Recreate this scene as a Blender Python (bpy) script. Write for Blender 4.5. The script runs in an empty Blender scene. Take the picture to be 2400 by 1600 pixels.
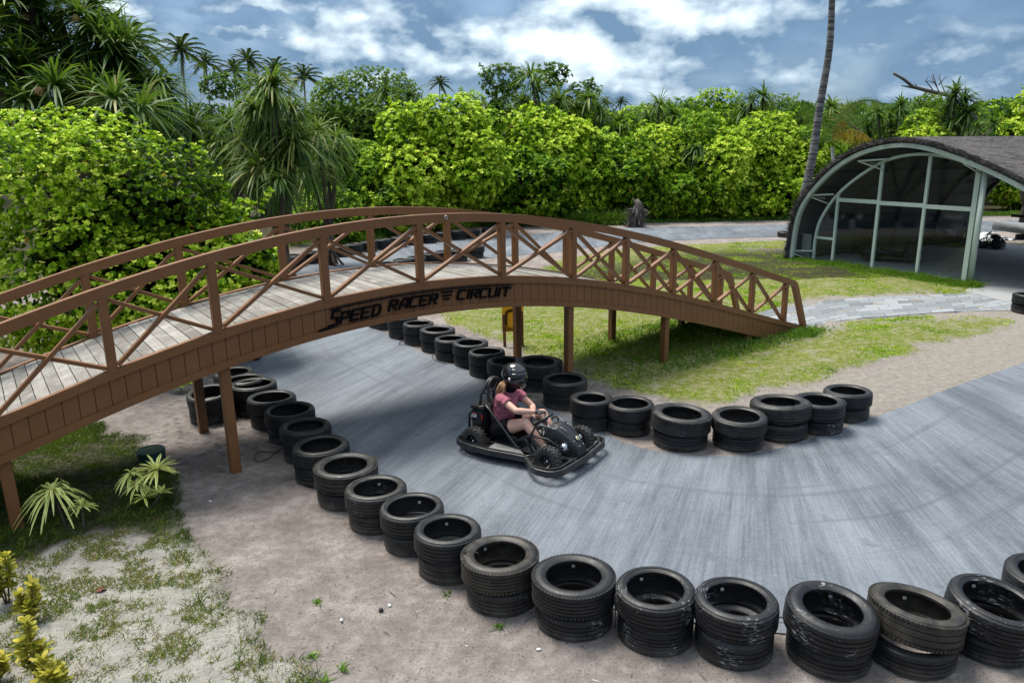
import bpy, bmesh, math, random
import numpy as np
from math import sin, cos, atan, atan2, pi, radians, sqrt
from mathutils import Vector, Matrix
rng = np.random.default_rng(7)
random.seed(7)
SC = bpy.context.scene
COL = SC.collection

# ---------------------------------------------------------------- camera
F, YH, CH = 1720.0, 358.0, 3.5
ROLL = atan(103 / 7108)
TH = atan((800 - YH) / F)
_c, _s = cos(ROLL), sin(ROLL)
_r0 = np.array([1, 0, 0.]); FW = np.array([0, cos(TH), -sin(TH)]); _u0 = np.array([0, sin(TH), cos(TH)])
CR = _r0 * _c - _u0 * _s
CU = _u0 * _c + _r0 * _s
CC = np.array([0, 0, CH])
cam_data = bpy.data.cameras.new('camera')
cam = bpy.data.objects.new('camera', cam_data); COL.objects.link(cam)
cam_data.sensor_width = 36.0
cam_data.lens = 36.0 * F / 2400.0
cam_data.clip_end = 2000
M = Matrix.Identity(4)
for i in range(3):
    M[i][0], M[i][1], M[i][2], M[i][3] = CR[i], CU[i], -FW[i], CC[i]
cam.matrix_world = M
SC.camera = cam

def ray(x, y): return CR * (x - 1200) / F + CU * (800 - y) / F + FW
def G(x, y, z=0.0):                       # point on the horizontal plane z seen at photo position (x, y)
    d = ray(x, y); return CC + d * ((z - CH) / d[2])
def DY(x, y, Y):                          # point at distance Y
    d = ray(x, y); return CC + d * (Y / d[1])

# ---------------------------------------------------------------- world, sun, exposure
SUN_EL, SUN_AZ = radians(66), radians(-45)   # azimuth from +Y towards +X
def make_world():
    w = bpy.data.worlds.new("World"); SC.world = w; w.use_nodes = True
    nt = w.node_tree; nt.nodes.clear(); N = nt.nodes.new; L = nt.links.new
    out = N('ShaderNodeOutputWorld'); bg = N('ShaderNodeBackground'); bg.inputs['Strength'].default_value = 0.10
    sky = N('ShaderNodeTexSky'); sky.sky_type = 'NISHITA'; sky.sun_disc = False
    sky.sun_elevation = SUN_EL; sky.sun_rotation = SUN_AZ
    sky.air_density = 1.0; sky.dust_density = 1.5; sky.ozone_density = 2.0
    tc = N('ShaderNodeTexCoord')
    nrm = N('ShaderNodeVectorMath'); nrm.operation = 'NORMALIZE'; L(tc.outputs['Generated'], nrm.inputs[0])
    sep = N('ShaderNodeSeparateXYZ'); L(nrm.outputs[0], sep.inputs[0])
    def math_(op, a, b=None, c=None, clamp=False):
        n = N('ShaderNodeMath'); n.operation = op; n.use_clamp = clamp
        for i, v in enumerate((a, b, c)):
            if v is None: continue
            if isinstance(v, (int, float)): n.inputs[i].default_value = v
            else: L(v, n.inputs[i])
        return n.outputs[0]
    az = math_('ARCTAN2', sep.outputs[0], sep.outputs[1])
    el = math_('ARCSINE', sep.outputs[2])
    cmb = N('ShaderNodeCombineXYZ'); L(az, cmb.inputs[0]); L(el, cmb.inputs[1])
    def noise(vec, scale, detail, rough, dist=0.0, off=(0, 0, 0), stretch=(1, 1, 1.8)):
        mp = N('ShaderNodeMapping'); mp.inputs['Location'].default_value = off; mp.inputs['Scale'].default_value = stretch
        L(vec, mp.inputs[0])
        n = N('ShaderNodeTexNoise'); n.inputs['Scale'].default_value = scale; n.inputs['Detail'].default_value = detail
        n.inputs['Roughness'].default_value = rough; n.inputs['Distortion'].default_value = dist
        L(mp.outputs[0], n.inputs['Vector']); return n.outputs[0]
    # puffs: photo-independent cloud banks given by compass direction and elevation
    puffs = [(1450, 60, 190, 130, 1.0), (1370, 170, 120, 80, .8), (1530, 190, 110, 55, .55), (780, 95, 110, 50, .9), (880, 150, 90, 40, .6),
             (1010, 105, 90, 60, .8), (1120, 110, 90, 55, .75), (1240, 120, 80, 60, .85), (930, 30, 80, 40, .5), (1720, 60, 90, 55, .6),
             (1790, 110, 80, 60, .5), (1880, 150, 70, 40, .45), (2030, 60, 110, 40, .5), (300, 30, 60, 28, .7), (380, 50, 40, 20, .3),
             (560, 75, 60, 9, .6), (600, 8, 140, 14, .6), (430, 90, 60, 25, .35), (2250, 185, 160, 40, .5), (1660, 220, 60, 20, .5), (1480, 250, 240, 20, .4),
             (2330, 60, 90, 30, .3), (1900, 30, 60, 30, .5)]
    tot = None
    wn = noise(nrm.outputs[0], 9, 5, .6)
    wn2 = noise(nrm.outputs[0], 9, 5, .6, off=(3.1, 2.2, 5.7))
    wc = N('ShaderNodeCombineXYZ')
    L(math_('MULTIPLY_ADD', math_('SUBTRACT', wn, .5), .12, az), wc.inputs[0]); L(math_('MULTIPLY_ADD', math_('SUBTRACT', wn2, .5), .09, el), wc.inputs[1])
    for (px, py, rx, ry, amp) in puffs:
        d = ray(px, py); d = d / np.linalg.norm(d)
        a0, e0 = atan2(d[0], d[1]), math.asin(d[2])
        mp = N('ShaderNodeVectorMath'); mp.operation = 'SUBTRACT'; L(wc.outputs[0], mp.inputs[0]); mp.inputs[1].default_value = (a0, e0, 0)
        ms = N('ShaderNodeVectorMath'); ms.operation = 'MULTIPLY'; L(mp.outputs[0], ms.inputs[0]); ms.inputs[1].default_value = (F / rx / 1.25, F / ry / 1.3, 0)
        ln = N('ShaderNodeVectorMath'); ln.operation = 'LENGTH'; L(ms.outputs[0], ln.inputs[0])
        mr = N('ShaderNodeMapRange'); mr.interpolation_type = 'SMOOTHSTEP'
        mr.inputs['From Min'].default_value = 1.25; mr.inputs['From Max'].default_value = .35
        mr.inputs['To Min'].default_value = 0; mr.inputs['To Max'].default_value = amp
        L(ln.outputs['Value'], mr.inputs['Value'])
        tot = mr.outputs[0] if tot is None else math_('MAXIMUM', tot, mr.outputs[0])
    n1 = noise(nrm.outputs[0], 9.5, 8, .5, 0)
    n1b = noise(nrm.outputs[0], 9.5, 8, .5, 0, off=(0.010, 0, 0.028))
    fine = noise(nrm.outputs[0], 12, 8, .56, 0, stretch=(1, 1, 1.3))
    relief = math_('SUBTRACT', n1, n1b)
    # veil of grey stratus over blue
    veil = N('ShaderNodeMapRange'); L(n1, veil.inputs['Value']); veil.inputs['From Min'].default_value = .33; veil.inputs['From Max'].default_value = .62
    veil.inputs['To Min'].default_value = .6; veil.inputs['To Max'].default_value = .95
    low = N('ShaderNodeMapRange'); L(noise(nrm.outputs[0], 3.3, 3, .5, 0, off=(1.3, .4, .2)), low.inputs['Value'])
    low.inputs['From Min'].default_value = .38; low.inputs['From Max'].default_value = .62
    greyc = N('ShaderNodeMix'); greyc.data_type = 'RGBA'; L(low.outputs[0], greyc.inputs['Factor'])
    greyc.inputs['A'].default_value = (0.44, 1.0, 1.85, 1); greyc.inputs['B'].default_value = (1.0, 1.75, 2.75, 1)
    m1 = N('ShaderNodeMix'); m1.data_type = 'RGBA'; L(veil.outputs[0], m1.inputs['Factor']); L(sky.outputs[0], m1.inputs['A']); L(greyc.outputs['Result'], m1.inputs['B'])
    # cumulus brightness
    br = math_('ADD', math_('MULTIPLY', relief, 4.5), math_('MULTIPLY', math_('SUBTRACT', fine, .5), .8))
    cov = math_('ADD', tot, math_('MULTIPLY', math_('SUBTRACT', fine, .5), .5))
    cf = N('ShaderNodeMapRange'); cf.interpolation_type = 'SMOOTHSTEP'; L(cov, cf.inputs['Value']); cf.inputs['From Min'].default_value = -.08; cf.inputs['From Max'].default_value = .7
    cf.inputs['To Max'].default_value = .97
    bright = N('ShaderNodeMapRange'); L(math_('ADD', math_('ADD', br, math_('MULTIPLY', tot, .75)), 0.05), bright.inputs['Value'])
    bright.inputs['From Min'].default_value = 0.18; bright.inputs['From Max'].default_value = 1.15
    cc = N('ShaderNodeMix'); cc.data_type = 'RGBA'; L(bright.outputs[0], cc.inputs['Factor'])
    cc.inputs['A'].default_value = (1.0, 1.7, 2.6, 1); cc.inputs['B'].default_value = (5.4, 6.3, 6.8, 1)
    m2 = N('ShaderNodeMix'); m2.data_type = 'RGBA'; L(cf.outputs[0], m2.inputs['Factor']); L(m1.outputs['Result'], m2.inputs['A']); L(cc.outputs['Result'], m2.inputs['B'])
    # overhead: the bright cloud deck that lights the place
    up = N('ShaderNodeMapRange'); L(el, up.inputs['Value']); up.inputs['From Min'].default_value = .28; up.inputs['From Max'].default_value = .75
    up.inputs['To Max'].default_value = .85
    top = N('ShaderNodeMix'); top.data_type = 'RGBA'; L(up.outputs[0], top.inputs['Factor']); L(m2.outputs['Result'], top.inputs['A']); top.inputs['B'].default_value = (6.0, 6.8, 7.6, 1)
    L(top.outputs['Result'], bg.inputs['Color']); L(bg.outputs[0], out.inputs[0])
    w.cycles.sampling_method = 'MANUAL'; w.cycles.sample_map_resolution = 512
make_world()
sl = bpy.data.lights.new('sun', 'SUN'); sl.energy = 3.4; sl.angle = radians(26); sl.color = (1.0, .95, .86)
so = bpy.data.objects.new('sun', sl); COL.objects.link(so)
_sd = Vector((sin(SUN_AZ) * cos(SUN_EL), cos(SUN_AZ) * cos(SUN_EL), sin(SUN_EL)))
so.rotation_euler = _sd.to_track_quat('Z', 'Y').to_euler(); so.location = _sd * 60
SC.view_settings.view_transform = 'Standard'; SC.view_settings.look = 'None'
SC.view_settings.exposure = 0.96; SC.view_settings.gamma = 1.0

# ---------------------------------------------------------------- helpers: materials
class NB:
    def __init__(s, name):
        s.m = bpy.data.materials.new(name); s.m.use_nodes = True; s.nt = s.m.node_tree; s.nt.nodes.clear()
        s.out = s.nt.nodes.new('ShaderNodeOutputMaterial'); s.b = s.nt.nodes.new('ShaderNodeBsdfPrincipled')
        s.L(s.b.outputs[0], s.out.inputs[0])
        s.tc = s.N('ShaderNodeTexCoord')
    def N(s, t): return s.nt.nodes.new(t)
    def L(s, a, b): s.nt.links.new(a, b)
    def co(s, kind='Object', scale=(1, 1, 1), loc=(0, 0, 0), rot=(0, 0, 0)):
        mp = s.N('ShaderNodeMapping'); mp.inputs['Scale'].default_value = scale; mp.inputs['Location'].default_value = loc; mp.inputs['Rotation'].default_value = rot
        s.L(s.tc.outputs[kind], mp.inputs[0]); return mp.outputs[0]
    def noise(s, vec, scale=5, detail=4, rough=.55, dist=0):
        n = s.N('ShaderNodeTexNoise'); n.inputs['Scale'].default_value = scale; n.inputs['Detail'].default_value = detail
        n.inputs['Roughness'].default_value = rough; n.inputs['Distortion'].default_value = dist
        if vec is not None: s.L(vec, n.inputs['Vector'])
        return n.outputs[0]
    def voro(s, vec, scale=5, feature='F1'):
        n = s.N('ShaderNodeTexVoronoi'); n.feature = feature; n.inputs['Scale'].default_value = scale; s.L(vec, n.inputs['Vector']); return n.outputs[0]
    def rng(s, v, a, b, c=0, d=1, smooth=False):
        n = s.N('ShaderNodeMapRange'); s.L(v, n.inputs['Value'])
        if smooth: n.interpolation_type = 'SMOOTHSTEP'
        for k, x in zip(('From Min', 'From Max', 'To Min', 'To Max'), (a, b, c, d)): n.inputs[k].default_value = x
        return n.outputs[0]
    def mix(s, f, a, b, mode='MIX'):
        n = s.N('ShaderNodeMix'); n.data_type = 'RGBA'; n.blend_type = mode
        for k, v in (('Factor', f), ('A', a), ('B', b)):
            if isinstance(v, (int, float)): n.inputs[k].default_value = v
            elif isinstance(v, tuple): n.inputs[k].default_value = (*v, 1) if len(v) == 3 else v
            else: s.L(v, n.inputs[k])
        return n.outputs['Result']
    def ma(s, op, a, b=None, clamp=False):
        n = s.N('ShaderNodeMath'); n.operation = op; n.use_clamp = clamp
        for i, v in enumerate((a, b)):
            if v is None: continue
            if isinstance(v, (int, float)): n.inputs[i].default_value = v
            else: s.L(v, n.inputs[i])
        return n.outputs[0]
    def attr(s, name):
        n = s.N('ShaderNodeAttribute'); n.attribute_name = name; return n
    def ramp(s, v, stops):
        n = s.N('ShaderNodeValToRGB'); s.L(v, n.inputs[0]); e = n.color_ramp.elements
        e[0].position, e[0].color = stops[0][0], (*stops[0][1], 1); e[1].position, e[1].color = stops[-1][0], (*stops[-1][1], 1)
        for p, c in stops[1:-1]:
            x = e.new(p); x.color = (*c, 1)
        return n.outputs[0]
    def col(s, v):
        if isinstance(v, tuple): s.b.inputs['Base Color'].default_value = (*v, 1)
        else: s.L(v, s.b.inputs['Base Color'])
    def set(s, **k):
        for a, v in k.items():
            i = s.b.inputs[{'rough': 'Roughness', 'metal': 'Metallic', 'spec': 'Specular IOR Level', 'coat': 'Coat Weight', 'sheen': 'Sheen Weight'}[a]]
            if isinstance(v, (int, float)): i.default_value = v
            else: s.L(v, i)
    def bump(s, h, dist=.01, strength=1.0):
        n = s.N('ShaderNodeBump'); n.inputs['Distance'].default_value = dist; n.inputs['Strength'].default_value = strength
        s.L(h, n.inputs['Height']); s.L(n.outputs[0], s.b.inputs['Normal'])

def simple(name, c, rough=.5, metal=0, var=.25, scale=12, bump=0.0, dirt=None):
    b = NB(name); v = b.co('Object'); n = b.noise(v, scale, 5, .6)
    lo = tuple(x * (1 - var) for x in c); hi = tuple(min(1, x * (1 + var)) for x in c)
    cc = b.mix(n, lo, hi)
    if dirt: cc = b.mix(b.rng(b.noise(v, scale * .4, 6, .65), .5, .75, 0, .6), cc, dirt)
    b.col(cc); b.set(rough=b.rng(n, .2, .8, max(0, rough - .1), min(1, rough + .12)), metal=metal)
    if bump: b.bump(b.noise(v, scale * 6, 3), bump)
    return b.m

def leaf_mat(name, stops, trans=.35, rough=.5):
    b = NB(name); t = b.attr('tint').outputs['Fac']
    n = b.noise(b.co('Object'), 1.1, 3, .5)
    f = b.ma('ADD', t, b.ma('MULTIPLY', b.ma('SUBTRACT', n, .5), .35), True)
    c = b.ramp(f, stops); b.col(c); b.set(rough=rough, spec=.14)
    tr = b.N('ShaderNodeBsdfTranslucent'); b.L(b.mix(.35, c, (.35, .6, .03)), tr.inputs[0])
    ms = b.N('ShaderNodeMixShader'); ms.inputs[0].default_value = trans
    b.L(b.b.outputs[0], ms.inputs[1]); b.L(tr.outputs[0], ms.inputs[2]); b.L(ms.outputs[0], b.out.inputs[0])
    return b.m

# ---------------------------------------------------------------- helpers: meshes and tags
class MB:
    """collects vertices and faces for ONE mesh object"""
    def __init__(s): s.v = []; s.f = []; s.mi = []; s.cur = 0; s.sm = []
    def add(s, vs, fs, smooth=False):
        o = len(s.v); s.v.extend([tuple(map(float, x)) for x in vs])
        for f in fs: s.f.append(tuple(i + o for i in f)); s.mi.append(s.cur); s.sm.append(smooth)
        return s
    def box(s, c, size, rot=None, bev=0.0):
        h = np.array(size) / 2.0; c = np.array(c, float)
        if bev <= 0:
            P = [np.array([x, y, z]) * h for x in (-1, 1) for y in (-1, 1) for z in (-1, 1)]
            Fs = [(0, 1, 3, 2), (4, 6, 7, 5), (0, 4, 5, 1), (2, 3, 7, 6), (0, 2, 6, 4), (1, 5, 7, 3)]
        else:
            bm = bmesh.new(); bmesh.ops.create_cube(bm, size=1.0)
            for v in bm.verts: v.co = Vector((v.co.x * size[0], v.co.y * size[1], v.co.z * size[2]))
            bmesh.ops.bevel(bm, geom=bm.edges[:], offset=bev, segments=2, affect='EDGES')
            bm.verts.index_update(); P = [np.array(v.co) for v in bm.verts]; Fs = [tuple(v.index for v in f.verts) for f in bm.faces]; bm.free()
        if rot is not None: R_ = np.array(rot); P = [R_ @ p for p in P]
        return s.add([p + c for p in P], Fs)
    def beam(s, a, b, w, h, up=(0, 0, 1), bev=0.0):
        a = np.array(a, float); b = np.array(b, float); d = b - a; L_ = np.linalg.norm(d); d /= L_
        up = np.array(up, float); x = np.cross(up, d); x /= np.linalg.norm(x); z = np.cross(d, x)
        return s.box((a + b) / 2, (w, L_, h), np.stack([x, d, z], 1), bev)
    def tube(s, pts, r, n=10, closed=False, caps=True):
        P = [np.array(p, float) for p in pts]; m = len(P); rs = r if hasattr(r, '__len__') else [r] * m
        vs = []; prev = None
        for i in range(m):
            a = P[i - 1] if (i > 0 or closed) else P[i]; b = P[(i + 1) % m] if (i < m - 1 or closed) else P[i]
            t = b - a; t /= (np.linalg.norm(t) + 1e-12)
            if prev is None:
                q = np.array([0, 0, 1.]) if abs(t[2]) < .9 else np.array([1., 0, 0]); x = np.cross(q, t)
            else: x = prev - t * (prev @ t)
            x /= (np.linalg.norm(x) + 1e-12); prev = x; y = np.cross(t, x)
            for k in range(n):
                a_ = 2 * pi * k / n; vs.append(P[i] + (x * cos(a_) + y * sin(a_)) * rs[i])
        fs = []
        for i in range(m if closed else m - 1):
            j = (i + 1) % m
            for k in range(n): fs.append((i * n + k, i * n + (k + 1) % n, j * n + (k + 1) % n, j * n + k))
        if caps and not closed: fs.append(tuple(range(n))[::-1]); fs.append(tuple((m - 1) * n + k for k in range(n)))
        return s.add(vs, fs, True)
    def ribbon_bar(s, pts, w, h, closed=False):
        """rectangular bar following pts, kept upright"""
        P = [np.array(p, float) for p in pts]; m = len(P); vs = []
        for i in range(m):
            a = P[i - 1] if (i > 0 or closed) else P[i]; b = P[(i + 1) % m] if (i < m - 1 or closed) else P[i]
            t = b - a; t[2] = 0; t /= (np.linalg.norm(t) + 1e-9); x = np.array([t[1], -t[0], 0])
            for (sx, sz) in ((-1, -1), (1, -1), (1, 1), (-1, 1)): vs.append(P[i] + x * sx * w / 2 + np.array([0, 0, sz * h / 2]))
        fs = []
        for i in range(m if closed else m - 1):
            j = (i + 1) % m
            for k in range(4): fs.append((i * 4 + k, i * 4 + (k + 1) % 4, j * 4 + (k + 1) % 4, j * 4 + k))
        if not closed: fs.append((3, 2, 1, 0)); fs.append(tuple((m - 1) * 4 + k for k in range(4)))
        return s.add(vs, fs)
    def lathe(s, prof, n=32, M_=None, closed=True, c=(0, 0, 0)):
        vs = []; m = len(prof)
        for k in range(n):
            a = 2 * pi * k / n
            for (r, z) in prof:
                p = np.array([r * cos(a), r * sin(a), z]);
                if M_ is not None: p = np.array(M_) @ p
                vs.append(p + np.array(c))
        fs = []
        for k in range(n):
            k2 = (k + 1) % n
            for i in range(m if closed else m - 1):
                j = (i + 1) % m; fs.append((k * m + i, k2 * m + i, k2 * m + j, k * m + j))
        return s.add(vs, fs, True)
    def prism(s, poly, z0, z1):
        m = len(poly); vs = [(x, y, z0) for x, y in poly] + [(x, y, z1) for x, y in poly]
        fs = [tuple(range(m))[::-1], tuple(range(m, 2 * m))] + [(i, (i + 1) % m, m + (i + 1) % m, m + i) for i in range(m)]
        return s.add(vs, fs)
    def build(s, name, mats, parent=None, loc=None):
        me = bpy.data.meshes.new(name); me.from_pydata(s.v, [], s.f)
        for m_ in (mats if isinstance(mats, (list, tuple)) else [mats]): me.materials.append(m_)
        me.polygons.foreach_set('material_index', s.mi); me.polygons.foreach_set('use_smooth', s.sm); me.update()
        bm = bmesh.new(); bm.from_mesh(me); bmesh.ops.recalc_face_normals(bm, faces=bm.faces[:]); bm.to_mesh(me); bm.free()
        o = bpy.data.objects.new(name, me); COL.objects.link(o)
        if parent is not None: o.parent = parent
        if loc is not None: o.location = loc
        return o

def autosmooth(o, deg=35):
    me = o.data; bm = bmesh.new(); bm.from_mesh(me)
    for f in bm.faces: f.smooth = True
    lim = radians(deg)
    for e in bm.edges:
        e.smooth = not (len(e.link_faces) == 2 and e.calc_face_angle(0) > lim)
    bm.to_mesh(me); bm.free(); return o

class QM:
    """big quad meshes from numpy arrays with a per-vertex tint"""
    def __init__(s): s.V = []; s.Fc = []; s.T = []; s.MI = []; s.n = 0
    def strips(s, B, D, S, L, W, prof, grav=0.0, tint=0.5, mi=0):
        n = len(B); R_ = len(prof)
        L = np.broadcast_to(np.asarray(L, float), (n,)); W = np.broadcast_to(np.asarray(W, float), (n,)); g = np.broadcast_to(np.asarray(grav, float), (n,))
        V = np.zeros((n, R_, 2, 3))
        for i, (t, w) in enumerate(prof):
            c = B + D * (L * t)[:, None]; c[:, 2] -= g * L * t * t
            V[:, i, 0] = c - S * (W * w * .5)[:, None]; V[:, i, 1] = c + S * (W * w * .5)[:, None]
        base = (np.arange(n) * R_ * 2)[:, None, None]
        q = np.array([[2 * i, 2 * i + 1, 2 * i + 3, 2 * i + 2] for i in range(R_ - 1)])[None]
        s.Fc.append((base + q).reshape(-1, 4) + s.n); s.V.append(V.reshape(-1, 3)); s.n += n * R_ * 2
        s.T.append(np.repeat(np.broadcast_to(np.asarray(tint, float), (n,)), R_ * 2)); s.MI.append(np.full(n * (R_ - 1), mi)); return s
    def build(s, name, mats, parent=None, smooth=False):
        V = np.concatenate(s.V).astype(np.float32); Fq = np.concatenate(s.Fc).astype(np.int32); T = np.concatenate(s.T).astype(np.float32)
        me = bpy.data.meshes.new(name); me.vertices.add(len(V)); me.vertices.foreach_set('co', V.ravel())
        me.loops.add(len(Fq) * 4); me.loops.foreach_set('vertex_index', Fq.ravel())
        me.polygons.add(len(Fq)); me.polygons.foreach_set('loop_start', np.arange(len(Fq), dtype=np.int32) * 4)
        try: me.polygons.foreach_set('loop_total', np.full(len(Fq), 4, dtype=np.int32))
        except Exception: pass
        for m_ in (mats if isinstance(mats, (list, tuple)) else [mats]): me.materials.append(m_)
        me.polygons.foreach_set('material_index', np.concatenate(s.MI).astype(np.int32))
        if smooth: me.polygons.foreach_set('use_smooth', np.ones(len(Fq), dtype=bool))
        me.update(calc_edges=True)
        a = me.attributes.new('tint', 'FLOAT', 'POINT'); a.data.foreach_set('value', T)
        o = bpy.data.objects.new(name, me); COL.objects.link(o)
        if parent is not None: o.parent = parent
        return o

def unit(a): return a / (np.linalg.norm(a, axis=-1, keepdims=True) + 1e-9)
def rand_dirs(n, zmin=-1, zmax=1):
    z = rng.uniform(zmin, zmax, n); a = rng.uniform(0, 2 * pi, n); r = np.sqrt(1 - z * z); return np.stack([r * np.cos(a), r * np.sin(a), z], 1)

def tag(o, label=None, cat=None, group=None, kind=None):
    if label: o['label'] = label
    if cat: o['category'] = cat
    if group: o['group'] = group
    if kind: o['kind'] = kind
    return o
def empty(name, loc=(0, 0, 0), rz=0.0):
    o = bpy.data.objects.new(name, None); COL.objects.link(o); o.location = loc; o.rotation_euler = (0, 0, rz); o.empty_display_size = .2; return o
def kids(o): return [c for c in COL.objects if c.parent == o]
def copy_tree(o, parent=None):
    c = o.copy(); COL.objects.link(c); c.parent = parent
    for ch in kids(o): copy_tree(ch, c)
    return c
ORD = ['first', 'second', 'third', 'fourth', 'fifth', 'sixth', 'seventh', 'eighth', 'ninth', 'tenth', 'eleventh', 'twelfth', 'thirteenth', 'fourteenth',
       'fifteenth', 'sixteenth', 'seventeenth', 'eighteenth', 'nineteenth', 'twentieth']

# ================================================================ SETTING: ground, track, paths
LAWN = [[G(*q)[:2] for q in P_] for P_ in (
    [(940, 712), (1000, 728), (1075, 765), (1150, 795), (1230, 825), (1330, 855), (1400, 905), (1500, 920), (1650, 948), (1730, 930), (1850, 905), (1890, 892), (2010, 850), (2110, 832),
     (2170, 812), (2250, 798), (2335, 776), (2375, 748), (2290, 740), (2100, 746), (1990, 756), (1900, 790), (1850, 775), (1740, 745), (1500, 700), (1250, 690)],
    [(1240, 640), (1330, 606), (1430, 588), (1600, 574), (1850, 564), (1862, 608), (2275, 672), (2310, 684), (2250, 690), (2100, 688), (1960, 695), (1870, 708), (1790, 730),
     (1740, 745), (1500, 720), (1100, 720), (940, 712), (1060, 690)])]
ROUGH = [G(*q)[:2] for q in [(200, 985), (330, 1030), (395, 1110), (430, 1190), (450, 1240), (490, 1290), (535, 1350), (570, 1420), (690, 1520), (800, 1600), (820, 1700), (-500, 1700), (-500, 940)]]
PALE = [G(*q)[:2] for q in [(60, 1320), (250, 1235), (400, 1230), (490, 1290), (560, 1410), (690, 1520), (800, 1600), (820, 1700), (-500, 1700), (-500, 1400)]]
WET = [G(*q)[:2] for q in [(330, 960), (420, 905), (560, 900), (640, 1000), (650, 1080), (520, 1130), (400, 1120)]]
BARE = [G(*q)[:2] for q in [(1740, 580), (1852, 583), (1856, 600), (1800, 598), (1750, 592)]]
PATHS = [G(*q)[:2] for q in [(1740, 742), (1870, 700), (2000, 688), (2120, 682), (2290, 680), (2440, 712), (2440, 768), (2340, 758), (2200, 757), (2050, 764), (1940, 786), (1850, 790)]]
SANDR = [G(*q)[:2] for q in [(1740, 960), (1890, 893), (2110, 832), (2375, 745), (2500, 740), (2500, 860), (2143, 944), (1900, 1030)]]

def seg_sd(P, poly):
    """signed distance (positive inside) of points to a polygon"""
    x, y = P[:, 0], P[:, 1]; ins = np.zeros(len(P), bool); dm = np.full(len(P), 1e9); m = len(poly)
    for i in range(m):
        x0, y0 = poly[i]; x1, y1 = poly[(i + 1) % m]
        c = ((y0 > y) != (y1 > y)) & (x < (x1 - x0) * (y - y0) / (y1 - y0 + 1e-12) + x0); ins ^= c
        dx, dy = x1 - x0, y1 - y0; t = np.clip(((x - x0) * dx + (y - y0) * dy) / (dx * dx + dy * dy + 1e-12), 0, 1)
        dm = np.minimum(dm, np.hypot(x - x0 - t * dx, y - y0 - t * dy))
    return np.where(ins, dm, -dm)
def ss(x, a, b):
    t = np.clip((x - a) / (b - a), 0, 1); return t * t * (3 - 2 * t)

# value noise for python-side variation
_NT = rng.random((64, 64))
def vn(x, y, sc=1.0):
    x = x * sc; y = y * sc; xi = np.floor(x).astype(int); yi = np.floor(y).astype(int); fx = x - xi; fy = y - yi; fx = fx * fx * (3 - 2 * fx); fy = fy * fy * (3 - 2 * fy)
    g = lambda a, b: _NT[a % 64, b % 64]
    return (g(xi, yi) * (1 - fx) + g(xi + 1, yi) * fx) * (1 - fy) + (g(xi, yi + 1) * (1 - fx) + g(xi + 1, yi + 1) * fx) * fy
def fbm(x, y, sc=1.0): return vn(x, y, sc) * .5 + vn(x + 7.3, y + 1.7, sc * 2.1) * .3 + vn(x + 3.1, y + 9.2, sc * 4.3) * .2

# ---- race track edges in world metres
def arc_resample(P, n):
    P = np.array(P, float); d = np.r_[0, np.cumsum(np.linalg.norm(np.diff(P, axis=0), axis=1))]; t = np.linspace(0, d[-1], n)
    return np.stack([np.interp(t, d, P[:, 0]), np.interp(t, d, P[:, 1])], 1)
def smooth_poly(P, it=2):
    P = np.array(P, float)
    for _ in range(it):
        Q = [P[0]]
        for a, b in zip(P[:-1], P[1:]): Q += [a * .75 + b * .25, a * .25 + b * .75]
        Q.append(P[-1]); P = np.array(Q)
    return P
g2 = lambda *q: tuple(G(*q)[:2])
FAR_B = [(607, 641), (640, 643), (672, 634), (695, 627), (731, 620), (768, 612), (800, 604), (832, 598), (866, 592), (900, 587), (936, 581), (970, 576), (1006, 572), (1040, 568), (1074, 564), (1108, 561), (1146, 558)]
TR = [  # (outer points, inner points) segment by segment
    ([(30, 22), (12, 10.6), (8, 7.7), (5.2, 5.75), (4.0, 5.0), (3.4, 4.8), (2.8, 4.72), (2.2, 4.7), (1.6, 4.8), (1.0, 5.0)],
     [(24, 24), (12, 14.0), g2(2400, 852), g2(2245, 903), g2(2143, 944), g2(2099, 962), g2(1984, 1000), g2(1927, 1021), g2(1870, 1038), g2(1812, 1058), g2(1736, 1070), g2(1640, 1070)]),
    ([(1.0, 5.0), (.45, 5.2), (-.05, 5.5), (-.5, 5.88), (-.87, 6.34), (-1.27, 6.74), (-1.67, 7.25), (-2.07, 7.8), (-2.42, 8.35), (-2.77, 9.0), (-3.17, 9.55), (-3.57, 10.05), (-4., 10.65)],
     [g2(1640, 1070), g2(1544, 1061), g2(1468, 1042), g2(1428, 1022), g2(1387, 1004), g2(1303, 967), g2(1244, 940), g2(1146, 897), g2(1115, 877), g2(1047, 850), g2(979, 823), g2(911, 785)]),
    ([(-4., 10.65), (-4.8, 12), (-5.7, 14), (-6.7, 17), (-7.6, 20)],
     [g2(911, 785), g2(853, 761), (-3.4, 15.6), (-4.1, 17.5), (-4.4, 19.5)]),
    ([(-7.6, 20)] + [g2(x, y) for x, y in FAR_B[1:]],
     [(-4.4, 19.5), (-4.2, 21.2), (-3.4, 22.3), (-2.3, 23.6), (-1.4, 24.8)]),
    ([g2(1146, 558), g2(1400, 535), g2(1865, 526), (30, 36.0)],
     [(-1.4, 24.8), g2(1300, 592), g2(1500, 566), g2(1865, 553), (30, 31.6)])]
NS = [60, 70, 40, 60, 60]
_o, _i = [], []
for (o_, i_), n in zip(TR, NS):
    a = arc_resample(smooth_poly(o_), n); b = arc_resample(smooth_poly(i_), n)
    _o.append(a[1:] if _o else a); _i.append(b[1:] if _i else b)
TO = np.concatenate(_o); TI = np.concatenate(_i)
TRACK_POLY = np.concatenate([TO, TI[::-1]])
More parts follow.
